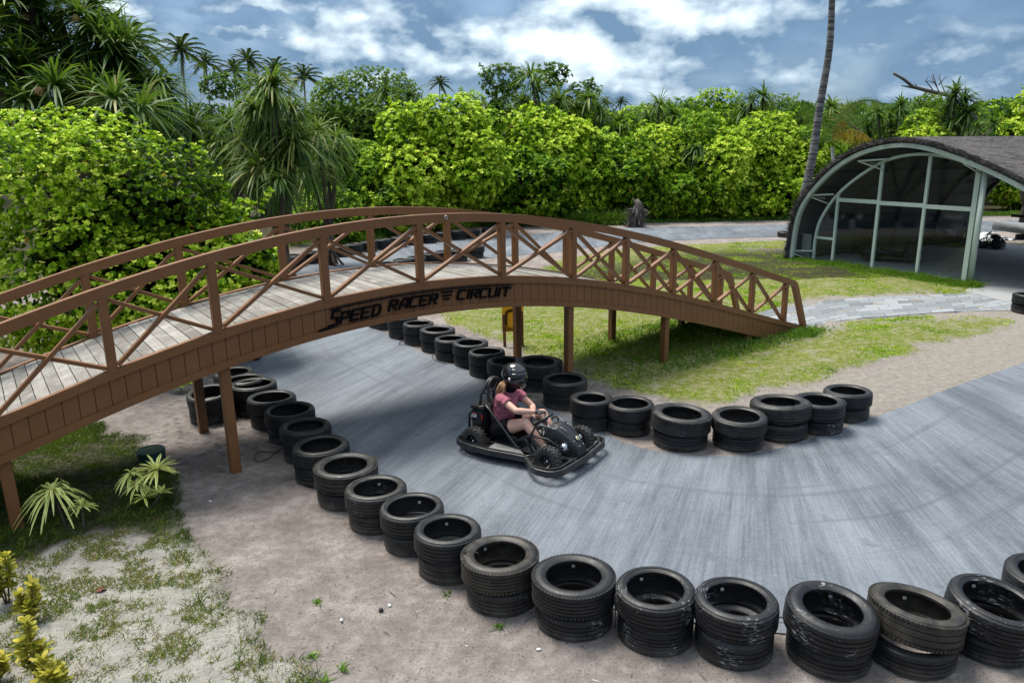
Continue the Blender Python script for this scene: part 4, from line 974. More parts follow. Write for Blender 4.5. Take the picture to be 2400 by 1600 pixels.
    mb = MB(); mb.lathe([(0, .006), (.026, .006), (.030, .0)], 20, rot, False, bc); bd = mb.build('number_badge', simple('cream_badge', (.7, .62, .4), .5), cw)
    mb = MB(); mb.tube([bc + rot @ np.array([.032 * cos(t), .032 * sin(t), .004]) for t in np.linspace(0, 2 * pi, 21)[:-1]], .004, 6, closed=True); mb.build('badge_ring', blk, bd)
    mb = MB(); six = [(.009, .016), (0, .018), (-.008, .010), (-.010, -.004), (-.006, -.014), (.003, -.016), (.010, -.009), (.008, 0), (0, .003), (-.008, -.002)]
    mb.tube([bc + rot @ np.array([a * .95, b_ * .95, .008]) for a, b_ in six], .0026, 6); mb.build('number_six', black_paint, bd)
    for s in (-1, 1):
        c = np.array([.53, s * .165, .275]); rx = np.stack([[0, 1., 0], [0, 0, 1.], [1., 0, 0]], 1)
        hl = empty('headlight', (0, 0, 0)); hl.parent = k
        mb = MB(); mb.lathe([(0, -.05), (.028, -.045), (.042, -.02), (.045, .012), (.041, .018)], 18, rx, False, c); mb.tube([c - np.array([.03, 0, 0]), c - np.array([.06, s * .05, .03])], .01, 6); mb.build('housing', chrome, hl)
        mb = MB(); mb.lathe([(.042, .010), (.03, .020), (0, .025)], 18, rx, False, c); mb.build('lens', simple('clear_lens', (.55, .58, .6), .08), hl)
    wheel(k, -.62, -.335, .163, .13, -1); wheel(k, -.62, .335, .163, .13, 1); wheel(k, .44, -.375, .165, .115, -1); wheel(k, .44, .375, .165, .115, 1)
    return k
kart = make_kart(); tag(kart, 'black go-kart with number 6 badge carrying a helmeted driver on the track', 'go-kart', 'black go-karts')
parked = []
for (px, py, ang, lab) in ((1990, 590, 2.3, 'parked black go-kart behind the glass, leftmost in the shelter'), (2078, 612, 2.6, 'parked black go-kart behind the glass, nearest to the middle pane'),
                           (2195, 572, .3, 'parked black go-kart deep inside the shelter behind the right panes'), (2300, 580, -.6, 'parked black go-kart just visible right of the shelter column')):
    c = copy_tree(kart); p = G(px, py); c.location = (p[0], p[1], .022); c.rotation_euler = (0, 0, ang); tag(c, lab, 'go-kart', 'black go-karts')
kart.location = tuple(KO + np.array([0, 0, .013])); kart.rotation_euler = (0, 0, KANG)

# ================================================================ DRIVER
def capsule(mb, a, ra, b, rb, n=14, sq=(1, 1, 1)):
    a = np.array(a, float); b = np.array(b, float); d = b - a; L_ = np.linalg.norm(d); t = d / max(L_, 1e-6)
    q = np.array([0, 0, 1.]) if abs(t[2]) < .9 else np.array([1., 0, 0]); x = unit(np.cross(q, t)); y = np.cross(t, x); rings = []
    for k in range(5): f = pi / 2 * (1 - k / 4.0 * .999); rings.append((a - t * ra * sin(f) * 1.0, ra * cos(f)))
    for k in range(5): f = pi / 2 * k / 4.0 * .999; rings.append((b + t * rb * sin(f), rb * cos(f)))
    V = []
    for c, r in rings:
        for j in range(n): an = 2 * pi * j / n; V.append(c + (x * cos(an) * sq[0] + y * sin(an) * sq[1]) * max(r, 1e-4))
    Fs = [(i * n + j, i * n + (j + 1) % n, (i + 1) * n + (j + 1) % n, (i + 1) * n + j) for i in range(9) for j in range(n)]; Fs += [tuple(range(n))[::-1], tuple(9 * n + j for j in range(n))]
    mb.add(V, Fs, True)
def organic(mb, name, mat, parent, vox=.009, smooth=6, disp=None):
    o = mb.build(name, mat, None); r = o.modifiers.new('r', 'REMESH'); r.mode = 'VOXEL'; r.voxel_size = vox; r.use_smooth_shade = True
    if smooth: s = o.modifiers.new('s', 'SMOOTH'); s.factor = .5; s.iterations = smooth
    if disp:
        tx = bpy.data.textures.new(name + '_folds', 'CLOUDS'); tx.noise_scale = disp[0]; dm = o.modifiers.new('d', 'DISPLACE'); dm.texture = tx; dm.strength = disp[1]; dm.mid_level = .5
    bpy.context.view_layer.update(); me = bpy.data.meshes.new_from_object(o.evaluated_get(bpy.context.evaluated_depsgraph_get()))
    old = o.data; o.modifiers.clear(); o.data = me; me.name = name; bpy.data.meshes.remove(old)
    me.materials.clear(); me.materials.append(mat)
    me.polygons.foreach_set('use_smooth', np.ones(len(me.polygons), bool)); o.parent = parent; return o
def skin():
    b = NB('skin'); n = b.noise(b.co('Object'), 14, 4, .6); b.col(b.mix(n, (.50, .27, .20), (.62, .37, .29))); b.set(rough=.5, spec=.4); b.b.inputs['Subsurface Weight'].default_value = .1; b.b.inputs['Subsurface Radius'].default_value = (.02, .008, .004); return b.m
skin_m = skin(); cloth_m = simple('dusty_pink_cotton', (.30, .085, .12), .85, var=.18, scale=18, bump=.0015); shorts_m = simple('black_cotton', (.007, .007, .008), .9, var=.3); shorts_m.node_tree.nodes['Principled BSDF'].inputs['Specular IOR Level'].default_value = .1
glove_m = simple('black_glove', (.014, .014, .016), .6, var=.3, scale=30); hair_m = simple('strawberry_blonde_hair', (.24, .125, .06), .6, var=.5, scale=30); helm_m = simple('gloss_black_helmet', (.008, .0085, .01), .12, var=.1); helm_m.node_tree.nodes['Principled BSDF'].inputs['Coat Weight'].default_value = .6
person = empty('person', tuple(KO + np.array([0, 0, .013])), KANG); tag(person, 'person in pink t-shirt, black shorts and black full-face helmet driving the go-kart', 'person')
hipC, waist, chest, neck, head = (-.44, 0, .265), (-.43, 0, .42), (-.385, 0, .60), (-.325, 0, .735), (-.265, 0, .92)
SHR, SHL = (-.345, -.155, .685), (-.345, .155, .685); ELR, ELL = (-.09, -.215, .60), (-.14, .21, .52); WRR, WRL = (.105, -.075, .585), (.015, -.015, .452)
HPR, HPL = (-.42, -.105, .27), (-.42, .105, .27); KNR, KNL = (.00, -.155, .445), (.03, .165, .475); ANR, ANL = (.25, -.12, .185), (.27, .12, .19); FTR, FTL = (.37, -.12, .165), (.39, .12, .17)
def lerp(a, b, t): return tuple(np.array(a) * (1 - t) + np.array(b) * t)
mb = MB()
capsule(mb, hipC, .125, waist, .115); capsule(mb, waist, .115, chest, .125); capsule(mb, chest, .12, lerp(chest, neck, .6), .09); capsule(mb, lerp(chest, neck, .6), .055, neck, .05); capsule(mb, neck, .048, lerp(neck, head, .5), .05)
capsule(mb, lerp(neck, head, .6), .07, head, .088); capsule(mb, (-.20, 0, .905), .03, (-.175, 0, .895), .012)
for sh, el, wr in ((SHR, ELR, WRR), (SHL, ELL, WRL)):
    capsule(mb, lerp(chest, sh, .5), .07, sh, .056); capsule(mb, sh, .056, lerp(sh, el, .5), .047); capsule(mb, lerp(sh, el, .5), .047, el, .038); capsule(mb, el, .038, lerp(el, wr, .3), .039); capsule(mb, lerp(el, wr, .3), .039, wr, .024)
for hp, kn, an, ft in ((HPR, KNR, ANR, FTR), (HPL, KNL, ANL, FTL)):
    capsule(mb, hp, .098, lerp(hp, kn, .5), .086); capsule(mb, lerp(hp, kn, .5), .086, kn, .058); capsule(mb, kn, .056, lerp(kn, an, .35), .056); capsule(mb, lerp(kn, an, .35), .056, an, .033); capsule(mb, an, .032, ft, .026)
# hands: palm plus five bent fingers and a side thumb, closed round the wheel rim
def hand(mb, gm, wr, kn0, side_v, grip, s):
    wr = np.array(wr); kn0 = np.array(kn0); f = unit(kn0 - wr); sd = unit(np.array(side_v) - f * (np.array(side_v) @ f)); dn = unit(np.array(grip) - f * (np.array(grip) @ f))
    for k, off in enumerate((-.026, -.009, .008, .024)):
        root = kn0 + sd * off; pm = wr + f * .012 + sd * off * .6
        capsule(mb, pm, .012, root, .011, 8); capsule(gm, pm - f * .004, .0165, root, .0145, 8)
        Ls = (.030, .034, .032, .025)[k]; p1 = root + f * Ls * .75 + dn * Ls * .5; p2 = p1 + f * -.002 + dn * Ls * .85; p3 = p2 - f * Ls * .55 + dn * Ls * .25
        capsule(mb, root, .0088, p1, .0080, 8); capsule(mb, p1, .0080, p2, .0074, 8); capsule(mb, p2, .0072, p3, .0062, 8); capsule(gm, root, .0125, lerp(root, p1, .7), .0112, 8)
    tb = wr + f * .02 + sd * .026 * s; t1 = tb + sd * .024 * s + f * .018 + dn * .012; t2 = t1 + f * .014 + dn * .022 - sd * .004 * s; capsule(mb, tb, .012, t1, .010, 8); capsule(mb, t1, .0095, t2, .0080, 8); capsule(gm, tb, .016, lerp(tb, t1, .9), .0132, 8)
    capsule(gm, wr - f * .022, .0285, wr + f * .012, .027, 12)
gR, gL = MB(), MB()
hand(mb, gR, WRR, (.175, -.035, .585), (-.2, 1, .0), (.2, 0, -1), -1)
hand(mb, gL, WRL, (.075, -.045, .425), (.5, 1, .3), (.5, 0, -.8), -1)
organic(mb, 'body', skin_m, person, .0062, 4)
for gm in (gR, gL): organic(gm, 'glove', glove_m, person, .006, 3)
mb = MB()
capsule(mb, (-.44, 0, .30), .135, waist, .138); capsule(mb, waist, .136, chest, .143); capsule(mb, chest, .138, lerp(chest, neck, .55), .098); capsule(mb, lerp(chest, neck, .5), .075, lerp(chest, neck, .85), .062)
capsule(mb, (-.35, -.05, .60), .085, (-.35, .05, .60), .085)
for sh, el in ((SHR, ELR), (SHL, ELL)): capsule(mb, lerp(chest, sh, .5), .085, sh, .070); capsule(mb, sh, .069, lerp(sh, el, .42), .066); 
ts = organic(mb, 'tshirt', cloth_m, person, .008, 5, (.05, .022))
# cut sleeves and hem cleanly
def cut(o, point, normal):
    bm = bmesh.new(); bm.from_mesh(o.data); bmesh.ops.bisect_plane(bm, geom=bm.verts[:] + bm.edges[:] + bm.faces[:], plane_co=Vector(point), plane_no=Vector(normal), clear_outer=True)
    bm.to_mesh(o.data); bm.free()
def cut_local(o, point, normal, centre, rad):
    bm = bmesh.new(); bm.from_mesh(o.data); pt = Vector(point); nn = Vector(normal); c = Vector(centre)
    dl = [v for v in bm.verts if (v.co - pt).dot(nn) > 0 and (v.co - c).length < rad]; bmesh.ops.delete(bm, geom=dl, context='VERTS'); bm.to_mesh(o.data); bm.free()
for sh, el in ((SHR, ELR), (SHL, ELL)):
    c = lerp(sh, el, .50); cut_local(ts, lerp(sh, el, .47), np.array(el) - np.array(sh), c, .13)
sm = ts.modifiers.new('thick', 'SOLIDIFY'); sm.thickness = .004
mb = MB(); capsule(mb, (-.46, 0, .25), .135, (-.44, 0, .33), .134)
for hp, kn in ((HPR, KNR), (HPL, KNL)): capsule(mb, hp, .115, lerp(hp, kn, .52), .100)
sh_ = organic(mb, 'shorts', shorts_m, person, .009, 4, (.06, .015))
for hp, kn in ((HPR, KNR), (HPL, KNL)): cut_local(sh_, lerp(hp, kn, .54), np.array(kn) - np.array(hp), lerp(hp, kn, .62), .17)
for an, ft, nm in ((ANR, FTR, 'shoe'), (ANL, FTL, 'shoe')):
    mb = MB(); capsule(mb, lerp(an, ft, -.1), .036, ft, .034); capsule(mb, ft, .034, lerp(an, ft, 1.25), .026); organic(mb, nm, simple('white_black_shoe', (.10, .10, .11), .6, var=.6, scale=20), person, .008, 3)
mb = MB()
for an, kn in ((ANR, KNR), (ANL, KNL)): capsule(mb, an, .037, lerp(an, kn, .10), .038)
organic(mb, 'socks', simple('white_sock', (.6, .6, .6), .8), person, .008, 2)
# lap belt
mb = MB(); lap = [(-.50, -.155, .27), (-.43, -.150, .335), (-.34, -.11, .375), (-.30, -.04, .385), (-.30, .04, .385), (-.34, .11, .375), (-.43, .15, .335), (-.50, .155, .27)]
V = []; 
for p in lap: V += [np.array(p) + np.array([.012, 0, .028]), np.array(p) + np.array([.0, 0, -.028])]
V = [v + np.array([.012, np.sign(v[1]) * .012 if abs(v[1]) > .1 else 0, .006]) for v in V]
mb.add(V, [(2 * i, 2 * i + 1, 2 * i + 3, 2 * i + 2) for i in range(len(lap) - 1)], True); bl = mb.build('lap_belt', shorts_m, kart); sm = bl.modifiers.new('t', 'SOLIDIFY'); sm.thickness = .008
mb = MB(); mb.box((-.278, -.02, .392), (.02, .06, .045), None, .004); bk = mb.build('buckle', chrome, bl); mb = MB(); mb.box((-.266, -.005, .395), (.01, .022, .036), None, .003); mb.build('release_button', simple('red_button', (.6, .02, .02), .4), bk)
# helmet: shell, visor, chin bar detail
hc = np.array([-.255, 0, .945]); HT = radians(8)
def hpt(az, el, r=1.0, sc=(.165, .132, .155)):
    x = cos(el) * cos(az); y = cos(el) * sin(az); z = sin(el); p = np.array([x * sc[0], y * sc[1], z * sc[2]]) * r
    if z < -.25:
        k = min(1, (-z - .25) / .5); p[0] += .045 * k * max(0, cos(az)) ; p[0] *= (1 - .10 * k); p[1] *= (1 - .14 * k)
    c, s = cos(HT), sin(HT); return hc + np.array([p[0] * c + p[2] * s, p[1], -p[0] * s + p[2] * c])
def hgrid(mb, a0, a1, e0f, e1f, r, na=40, ne=26):
    V = []; Fs = []
    for i in range(ne + 1):
        for j in range(na + 1):
            az = a0 + (a1 - a0) * j / na; e0, e1 = e0f(az), e1f(az); V.append(hpt(az, e0 + (e1 - e0) * i / ne, r))
    for i in range(ne):
        for j in range(na): Fs.append((i * (na + 1) + j, i * (na + 1) + j + 1, (i + 1) * (na + 1) + j + 1, (i + 1) * (na + 1) + j))
    mb.add(V, Fs, True)
mb = MB(); hgrid(mb, -pi, pi, lambda a: -radians(62) - .0 * cos(a), lambda a: radians(89.9), 1.0, 64, 34); hs = mb.build('helmet', helm_m, person); sm = hs.modifiers.new('t', 'SOLIDIFY'); sm.thickness = .02; sm.offset = -1
mb = MB(); hgrid(mb, -1.35, 1.35, lambda a: -radians(24) + .10 * abs(a) ** 2 * .6, lambda a: radians(30) - .06 * a * a, 1.022, 36, 12)
vs = NB('smoked_visor'); vs.b.inputs['Base Color'].default_value = (.004, .004, .005, 1); vs.set(rough=.04, spec=.7, coat=.5); v_ = mb.build('visor', vs.m, hs); sm = v_.modifiers.new('t', 'SOLIDIFY'); sm.thickness = .004
mb = MB()
for s in (-1, 1):
    mb.lathe([(0, .012), (.016, .009), (.018, 0)], 12, np.stack([[1., 0, 0], [0, 0, 1.], [0, s * 1., 0]], 1), False, hpt(s * 1.45, -.05, 1.015))
    mb.tube([hpt(s * .55, -.55, 1.02), hpt(s * .40, -.72, 1.03), hpt(s * .22, -.9, 1.03)], .004, 6)
mb.build('trim', simple('silver_trim', (.6, .6, .62), .3, .6), hs)
mb = MB(); hgrid(mb, -1.5, 1.5, lambda a: radians(34) - .05 * a * a, lambda a: radians(50) - .04 * a * a, 1.03, 24, 4); vv = mb.build('vent_ridge', helm_m, hs); sm = vv.modifiers.new('t', 'SOLIDIFY'); sm.thickness = .012
mb = MB(); capsule(mb, (-.325, 0, .765), .066, (-.275, 0, .84), .082); organic(mb, 'neck_guard', shorts_m, person, .008, 3)
# hair: locks falling over the back and shoulders
mb = MB(); r2 = np.random.default_rng(5)
for k in range(80):
    a = r2.uniform(-1, 1); u = r2.random(); y0 = a * .10; p0 = np.array([-.375 + .06 * u, y0, .87]); p3 = np.array([-.485 + .13 * u, y0 * 1.25 + r2.uniform(-.02, .02), .715 - r2.uniform(0, .06)]); p1 = p0 * .7 + p3 * .3 + np.array([-.012, a * .01, .012]); p2 = p0 * .35 + p3 * .65 + np.array([-.016 + r2.uniform(-.012, .012), r2.uniform(-.01, .01), .01])
    if a < -.6: p1 += np.array([.03, -.02, 0]); p2 += np.array([.05, -.03, .01]); p3 += np.array([.07, -.03, .02])
    mb.tube([p0, p1, p2, p3], [.012, .015, .011, .002], 6)
mb.build('hair', hair_m, person)

# ================================================================ VEGETATION
bright = leaf_mat('bright_shrub_leaf', [(0, (.008, .028, .002)), (.25, (.032, .090, .003)), (.44, (.12, .24, .006)), (.68, (.36, .54, .014)), (1, (.80, .88, .14))], .25)
midl = leaf_mat('mid_green_shrub_leaf', [(0, (.007, .026, .003)), (.28, (.028, .088, .005)), (.50, (.10, .22, .009)), (.76, (.30, .47, .018)), (1, (.62, .74, .10))], .26)
darkl = leaf_mat('dark_shrub_leaf', [(0, (.008, .024, .005)), (.4, (.030, .080, .010)), (.7, (.10, .19, .018)), (1, (.24, .34, .04))], .22)
strap = leaf_mat('strap_leaf', [(0, (.010, .022, .006)), (.35, (.022, .060, .012)), (.7, (.07, .14, .025)), (.9, (.16, .23, .05)), (1, (.30, .27, .09))], .22)
palml = leaf_mat('palm_leaf', [(0, (.010, .020, .008)), (.5, (.026, .052, .016)), (1, (.10, .13, .04))], .2)
dryl = leaf_mat('dry_palm_leaf', [(0, (.16, .05, .008)), (.5, (.38, .17, .02)), (1, (.45, .33, .06))], .3)
grassm = leaf_mat('grass_blade', [(0, (.04, .085, .008)), (.38, (.17, .30, .012)), (.62, (.42, .57, .03)), (.84, (.60, .58, .13)), (1, (.36, .25, .12))], .3, .5)
roughm = leaf_mat('coarse_grass_blade', [(0, (.02, .04, .006)), (.4, (.075, .115, .014)), (.68, (.17, .20, .03)), (.84, (.30, .27, .11)), (1, (.22, .13, .06))], .2, .6)
tallg = leaf_mat('tall_grass_blade', [(0, (.016, .045, .006)), (.5, (.07, .16, .015)), (.85, (.18, .30, .04)), (1, (.33, .33, .10))], .35, .45)
bark = simple('brown_bark', (.07, .052, .038), .9, var=.5, scale=12, bump=.01)
core_m = simple('crown_shade', (.006, .009, .003), 1.0, var=.7, scale=14); core_m.node_tree.nodes['Principled BSDF'].inputs['Specular IOR Level'].default_value = 0  # near-black core colour stands in for shade inside the bushes
OB3 = [(0, .18), (.45, .72), (.78, 1), (1, .38)]; OB2 = [(0, .25), (.6, 1), (1, .4)]
CAMXY = np.array([0, 0])
def rosettes(q, C, A, nleaf, L, W, tint, prof, th=(22, 88), mi=0, grav=.08, cup=0.0):
    n = len(C); nl = nleaf
    A = unit(A); ref = rand_dirs(n); X = unit(np.cross(A, ref)); Y = np.cross(A, X)
    ph = (np.arange(nl)[None] * 2.399 + rng.uniform(0, 6.28, (n, 1)) + rng.normal(0, .2, (n, nl))); fr = (np.arange(nl)[None] + rng.random((n, nl))) / nl
    t = radians(th[0]) + (radians(th[1]) - radians(th[0])) * fr
    D = (A[:, None] * np.cos(t)[..., None] + (X[:, None] * np.cos(ph)[..., None] + Y[:, None] * np.sin(ph)[..., None]) * np.sin(t)[..., None]).reshape(-1, 3)
    Aa = np.repeat(A, nl, 0); S = unit(np.cross(D, Aa) + rng.normal(0, .25, D.shape)); B = np.repeat(C, nl, 0)
    Lr = np.repeat(np.broadcast_to(L, (n,)), nl) * rng.uniform(.7, 1.15, n * nl) * (.65 + .4 * fr.ravel())
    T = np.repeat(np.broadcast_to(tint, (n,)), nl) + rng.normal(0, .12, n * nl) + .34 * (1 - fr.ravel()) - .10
    q.strips(B, unit(D), S, Lr, W * rng.uniform(.8, 1.2, n * nl), prof, grav, np.clip(T, 0, 1), mi)
def bush(name, px, ytop, hw, Y, mat, label, cat='bush', L=.2, W=.11, nl=8, dens=1.0, tone=.5, dr=.8, base=0.0, group='bushes round the track', nlump=13, clip=None, seedling=None, extra=None, trunk_h=0.0, prof=OB2, lum=(.28, .50)):
    top = DY(px, ytop, Y); c = np.array([top[0], Y, 0.]); h = top[2]; r = hw / F * Y; ry = r * dr
    root = empty(name, tuple(c)); tag(root, label, cat, group)
    b0 = base * h; hz = (h - b0)
    lumps = [(np.array([0, 0, b0 + hz * .42]), np.array([r * .56, ry * .6, hz * .36]))]
    for k in range(nlump):
        d = rand_dirs(1, -.55, .95)[0]; d[1] = -abs(d[1]) if rng.random() < .7 else d[1]; lr = rng.uniform(*lum) * min(r, hz * .6)
        cc = lumps[0][0] + d * (lumps[0][1] + lr * rng.uniform(-.25, .35)); cc[0] = np.clip(cc[0], -r + lr * .8, r - lr * .8); cc[2] = min(max(cc[2], b0 + lr * .5), h - lr * .95); lumps.append((cc, np.array([lr, lr, lr * rng.uniform(.75, 1.0)])))
    lumps.append((np.array([rng.uniform(-.2, .2) * r, 0, h - .3 * min(r, hz)]), np.array([.5 * r, .5 * ry, .3 * min(r, hz)])))
    areas = np.array([l[1][0] * l[1][2] + l[1][0] * l[1][1] + l[1][1] * l[1][2] for l in lumps]) * 4.2
    LT = rng.normal(0, .10, len(lumps)); q = QM(); per = dens * 1.0 / (L * L * 1.0)
    for layer, fac, lt in ((0, 1.0, .02), (1, .84, -.16), (2, .66, -.3)):  # deeper leaf layers tinted darker to paint in crown shade
        for li, (lc, lr) in enumerate(lumps):
            n = int(areas[li] * per * (1.0, .62, .42)[layer] * .55)
            if n < 1: continue
            d = rand_dirs(n); P = lc + d * lr * fac * rng.uniform(.90, 1.08, (n, 1)); N_ = unit(d / lr)
            keep = P[:, 2] > .05
            for lj, (oc, orr) in enumerate(lumps):
                if lj != li: keep &= (((P - oc) / orr) ** 2).sum(1) > .80 * fac
            vd = unit(np.array([0, 0, 3.5]) - (P + c)); facing = (N_ * vd).sum(1)
            keep &= (facing > -.35) | (rng.random(n) < .22)
            if clip is not None: keep &= clip(P + c)
            P, N_ = P[keep], N_[keep]
            if not len(P): continue
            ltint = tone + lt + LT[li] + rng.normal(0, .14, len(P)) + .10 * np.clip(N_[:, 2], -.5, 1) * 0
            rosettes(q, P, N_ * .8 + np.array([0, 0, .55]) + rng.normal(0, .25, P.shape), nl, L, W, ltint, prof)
    for k in range(int(nlump * 4)):       # loose shoots breaking the outline
        lc, lr = lumps[int(rng.integers(1, len(lumps)))]; d = unit(rand_dirs(1, -.1, 1)[0]); s0 = lc + d * lr * .95; dirn = unit(d + np.array([0, 0, .8]) + rng.normal(0, .3, 3)); ln = rng.uniform(1.5, 4.5) * L
        if s0[2] + ln > h + 2 * L: continue
        C_ = s0 + dirn * np.linspace(.2, 1, 4)[:, None] * ln; rosettes(q, C_, np.repeat(dirn[None], 4, 0) + rng.normal(0, .2, (4, 3)), nl, L, W, tone + rng.normal(.02, .1, 4), prof)
    nd = 14 + int(nlump * 1.5); di = rng.integers(0, len(lumps), nd); dd_ = rand_dirs(nd, -.5, .8); PP = np.array([lumps[i][0] for i in di]) + dd_ * np.array([lumps[i][1] for i in di]) * 1.04; kk = PP[:, 2] > .1; DD = unit(rng.normal(0, 1, (nd, 3)) + np.array([0, 0, -.5]))
    q.strips(PP[kk], DD[kk], unit(np.cross(DD, rand_dirs(nd)))[kk], L * 1.1, W, [(0, .3), (.5, 1), (1, .4)], .1, rng.random(kk.sum()), 1)
    if extra: extra(q, lumps)
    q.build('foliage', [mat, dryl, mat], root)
    mb = MB()
    for k in range(7):
        a = rng.uniform(0, 6.28); e = np.array([cos(a) * r * .45, sin(a) * ry * .45, b0 + hz * rng.uniform(.45, .8)]); m_ = e * np.array([.35, .35, .45]); w0 = .035 * h / 3
        mb.tube([(cos(a) * .08, sin(a) * .08, -.1), m_, e], [w0 * 1.6, w0, w0 * .4], 6)
    if trunk_h: mb.tube([(0, 0, -.1), (.1, 0, b0 * .6), (0, 0, b0 + hz * .3)], [.16, .12, .08], 8)
    mb.build('branches', bark, root)
    # added dark core: blocks daylight and paints the shade inside the crown
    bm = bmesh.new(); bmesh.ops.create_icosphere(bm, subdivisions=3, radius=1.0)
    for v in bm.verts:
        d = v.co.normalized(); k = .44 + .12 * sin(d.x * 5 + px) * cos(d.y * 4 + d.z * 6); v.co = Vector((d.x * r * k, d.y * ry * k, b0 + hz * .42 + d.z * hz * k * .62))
    me = bpy.data.meshes.new('shade_core'); bm.to_mesh(me); bm.free(); me.materials.append(core_m); o = bpy.data.objects.new('shade_core', me); COL.objects.link(o); o.parent = root
    return root

# ---- big near bush on the left, with pale flower heads
def flowers(q, lumps):
    for (lc, lr) in lumps[1:]:
        n = 26; d = rand_dirs(n, .1, 1); P = lc + d * lr * 1.06
        for k in range(n):
            m_ = 14; D = unit(rand_dirs(m_, .1, .6)); B = np.repeat(P[k][None], m_, 0) + D * rng.uniform(0, .05, (m_, 1)); q.strips(B, D, unit(np.cross(D, [0, 0, 1.])), .035, .022, [(0, 1), (1, .8)], 0, np.full(m_, .97), 2)
b = bush('broadleaf_bush', 240, 258, 430, 12.9, bright, 'big pale green flowering bush overhanging the left half of the bridge', 'bush', L=.080, W=.060, nl=7, dens=.60, tone=.52, dr=.52, nlump=24, extra=flowers, prof=OB3, lum=(.26, .44))
b = bush('broadleaf_bush', 560, 470, 90, 12.6, bright, 'small lobe of pale green bush hanging over the far railing by the track', 'bush', L=.115, W=.085, nl=7, dens=.7, tone=.50, dr=.9, base=.15, nlump=10, prof=OB3)
BUSHES = [
 (1005, 226, 185, 34, bright, 'large bright round-leaved bush in the middle behind the far tyres', .23, .15, .60),
 (850, 330, 105, 33.5, midl, 'bright bush shoulder just left of the large middle bush', .22, .13, .54),
 (940, 408, 165, 33, bright, 'low star-leaved bush in front of the large middle bush', .24, .09, .60),
 (760, 440, 100, 30, midl, 'low green bush behind the leftmost far tyres', .2, .08, .46),
 (1285, 248, 125, 37.6, bright, 'open pale-leaved bush right of the large middle bush', .26, .16, .62),
 (1235, 345, 110, 35.5, midl, 'low dark-green bush right of the middle bush', .24, .15, .42),
 (1390, 300, 95, 37.5, midl, 'bush with round leaves left of the long right hedge', .25, .16, .56),
 (1480, 330, 90, 37, midl, 'leafy bush behind the dead stump', .24, .14, .50),
 (1560, 295, 110, 38.5, bright, 'upper bright bush at the left of the long right hedge', .24, .11, .62),
 (1690, 300, 120, 38, bright, 'bright bush around the small strap-leaved head', .24, .10, .60),
 (1790, 262, 120, 39.5, bright, 'tall bright bush left of the tall palm trunk', .24, .11, .60),
 (1905, 295, 90, 39.5, midl, 'bright bush directly behind the tall palm trunk', .24, .11, .56),
 (1575, 405, 90, 37, midl, 'low dark bush at the foot of the hedge, nearest the stump', .24, .13, .42),
 (1700, 420, 100, 37, midl, 'low bush at the foot of the hedge above the track', .24, .13, .42),
 (1825, 420, 85, 37, bright, 'low bright bush at the foot of the hedge beside the palm trunk', .24, .12, .52),
 (830, 162, 165, 42, darkl, 'broad dark-green bush on the skyline left of centre', .26, .13, .62),
 (500, 172, 75, 45, darkl, 'dark round tree crown below the distant palms', .28, .14, .45),
 (590, 190, 70, 45, darkl, 'second dark round crown below the distant palms', .28, .14, .45),
 (1165, 152, 85, 50, darkl, 'tall dark tree on the skyline in the middle', .30, .15, .45),
 (1310, 148, 65, 50, darkl, 'dark tree on the skyline right of the middle one', .30, .15, .50),
 (1375, 190, 60, 49, darkl, 'sloping dark tree shoulder falling to the right on the skyline', .30, .15, .50),
 (1090, 215, 60, 46, midl, 'pale bush top behind the large middle bush', .28, .13, .5),
 (1690, 208, 75, 46, bright, 'feathery green bush on the right skyline', .27, .11, .48),
 (1600, 228, 80, 45, midl, 'mid-green bush on the skyline left of the feathery one', .27, .11, .46),
 (1840, 222, 80, 46, darkl, 'dark-green bush on the skyline left of the palm trunk', .27, .11, .70),
 (1500, 248, 80, 44, midl, 'green bush low on the skyline at the centre right', .27, .11, .44),
 (2178, 258, 80, 41, bright, 'rounded pale-green bush above the shelter roof', .22, .10, .62),
 (2175, 218, 45, 46, darkl, 'small dark bush under the dead branch', .26, .12, .75),
 (1140, 258, 85, 38, midl, 'mid-green bush filling the dip right of the large middle bush', .25, .14, .52),
 (1345, 262, 80, 39.5, bright, 'upright bush behind the open pale-leaved one', .25, .13, .50),
 (1628, 262, 95, 40, midl, 'mid-green bush behind the upper edge of the long right hedge', .25, .12, .55),
 (1480, 275, 80, 40.5, bright, 'bush between the skyline and the hedge above the stump', .25, .12, .48),
 (740, 240, 70, 39, darkl, 'dark bush between the shaggy screw pine and the large middle bush', .25, .12, .60),
 (2330, 236, 70, 47, midl, 'green bush at the right behind the shelter roof', .27, .12, .44),
 (2420, 208, 90, 46, bright, 'tall green bush at the right edge behind the roof', .28, .13, .52),
 (2030, 270, 80, 45, darkl, 'dark bush behind the dying palm fronds', .27, .12, .70),
 (2400, 370, 130, 42, bright, 'bush seen through the open back of the shelter', .26, .14, .50),
 (2560, 330, 130, 42, bright, 'bush beyond the right side of the shelter', .26, .14, .50)]
for (px, yt, hw, Y, mt, lab, L, W, tone) in BUSHES:
    if px > 1200 and Y < 40: Y += 1.2
    bush('bush', px, yt, hw * (1.08 if Y < 41 else 1.22), Y, mt, lab, L=L * .8, W=W * .78, nl=7 if Y < 40 else 6, dens=1.15, tone=tone, dr=.6, base=0.0)

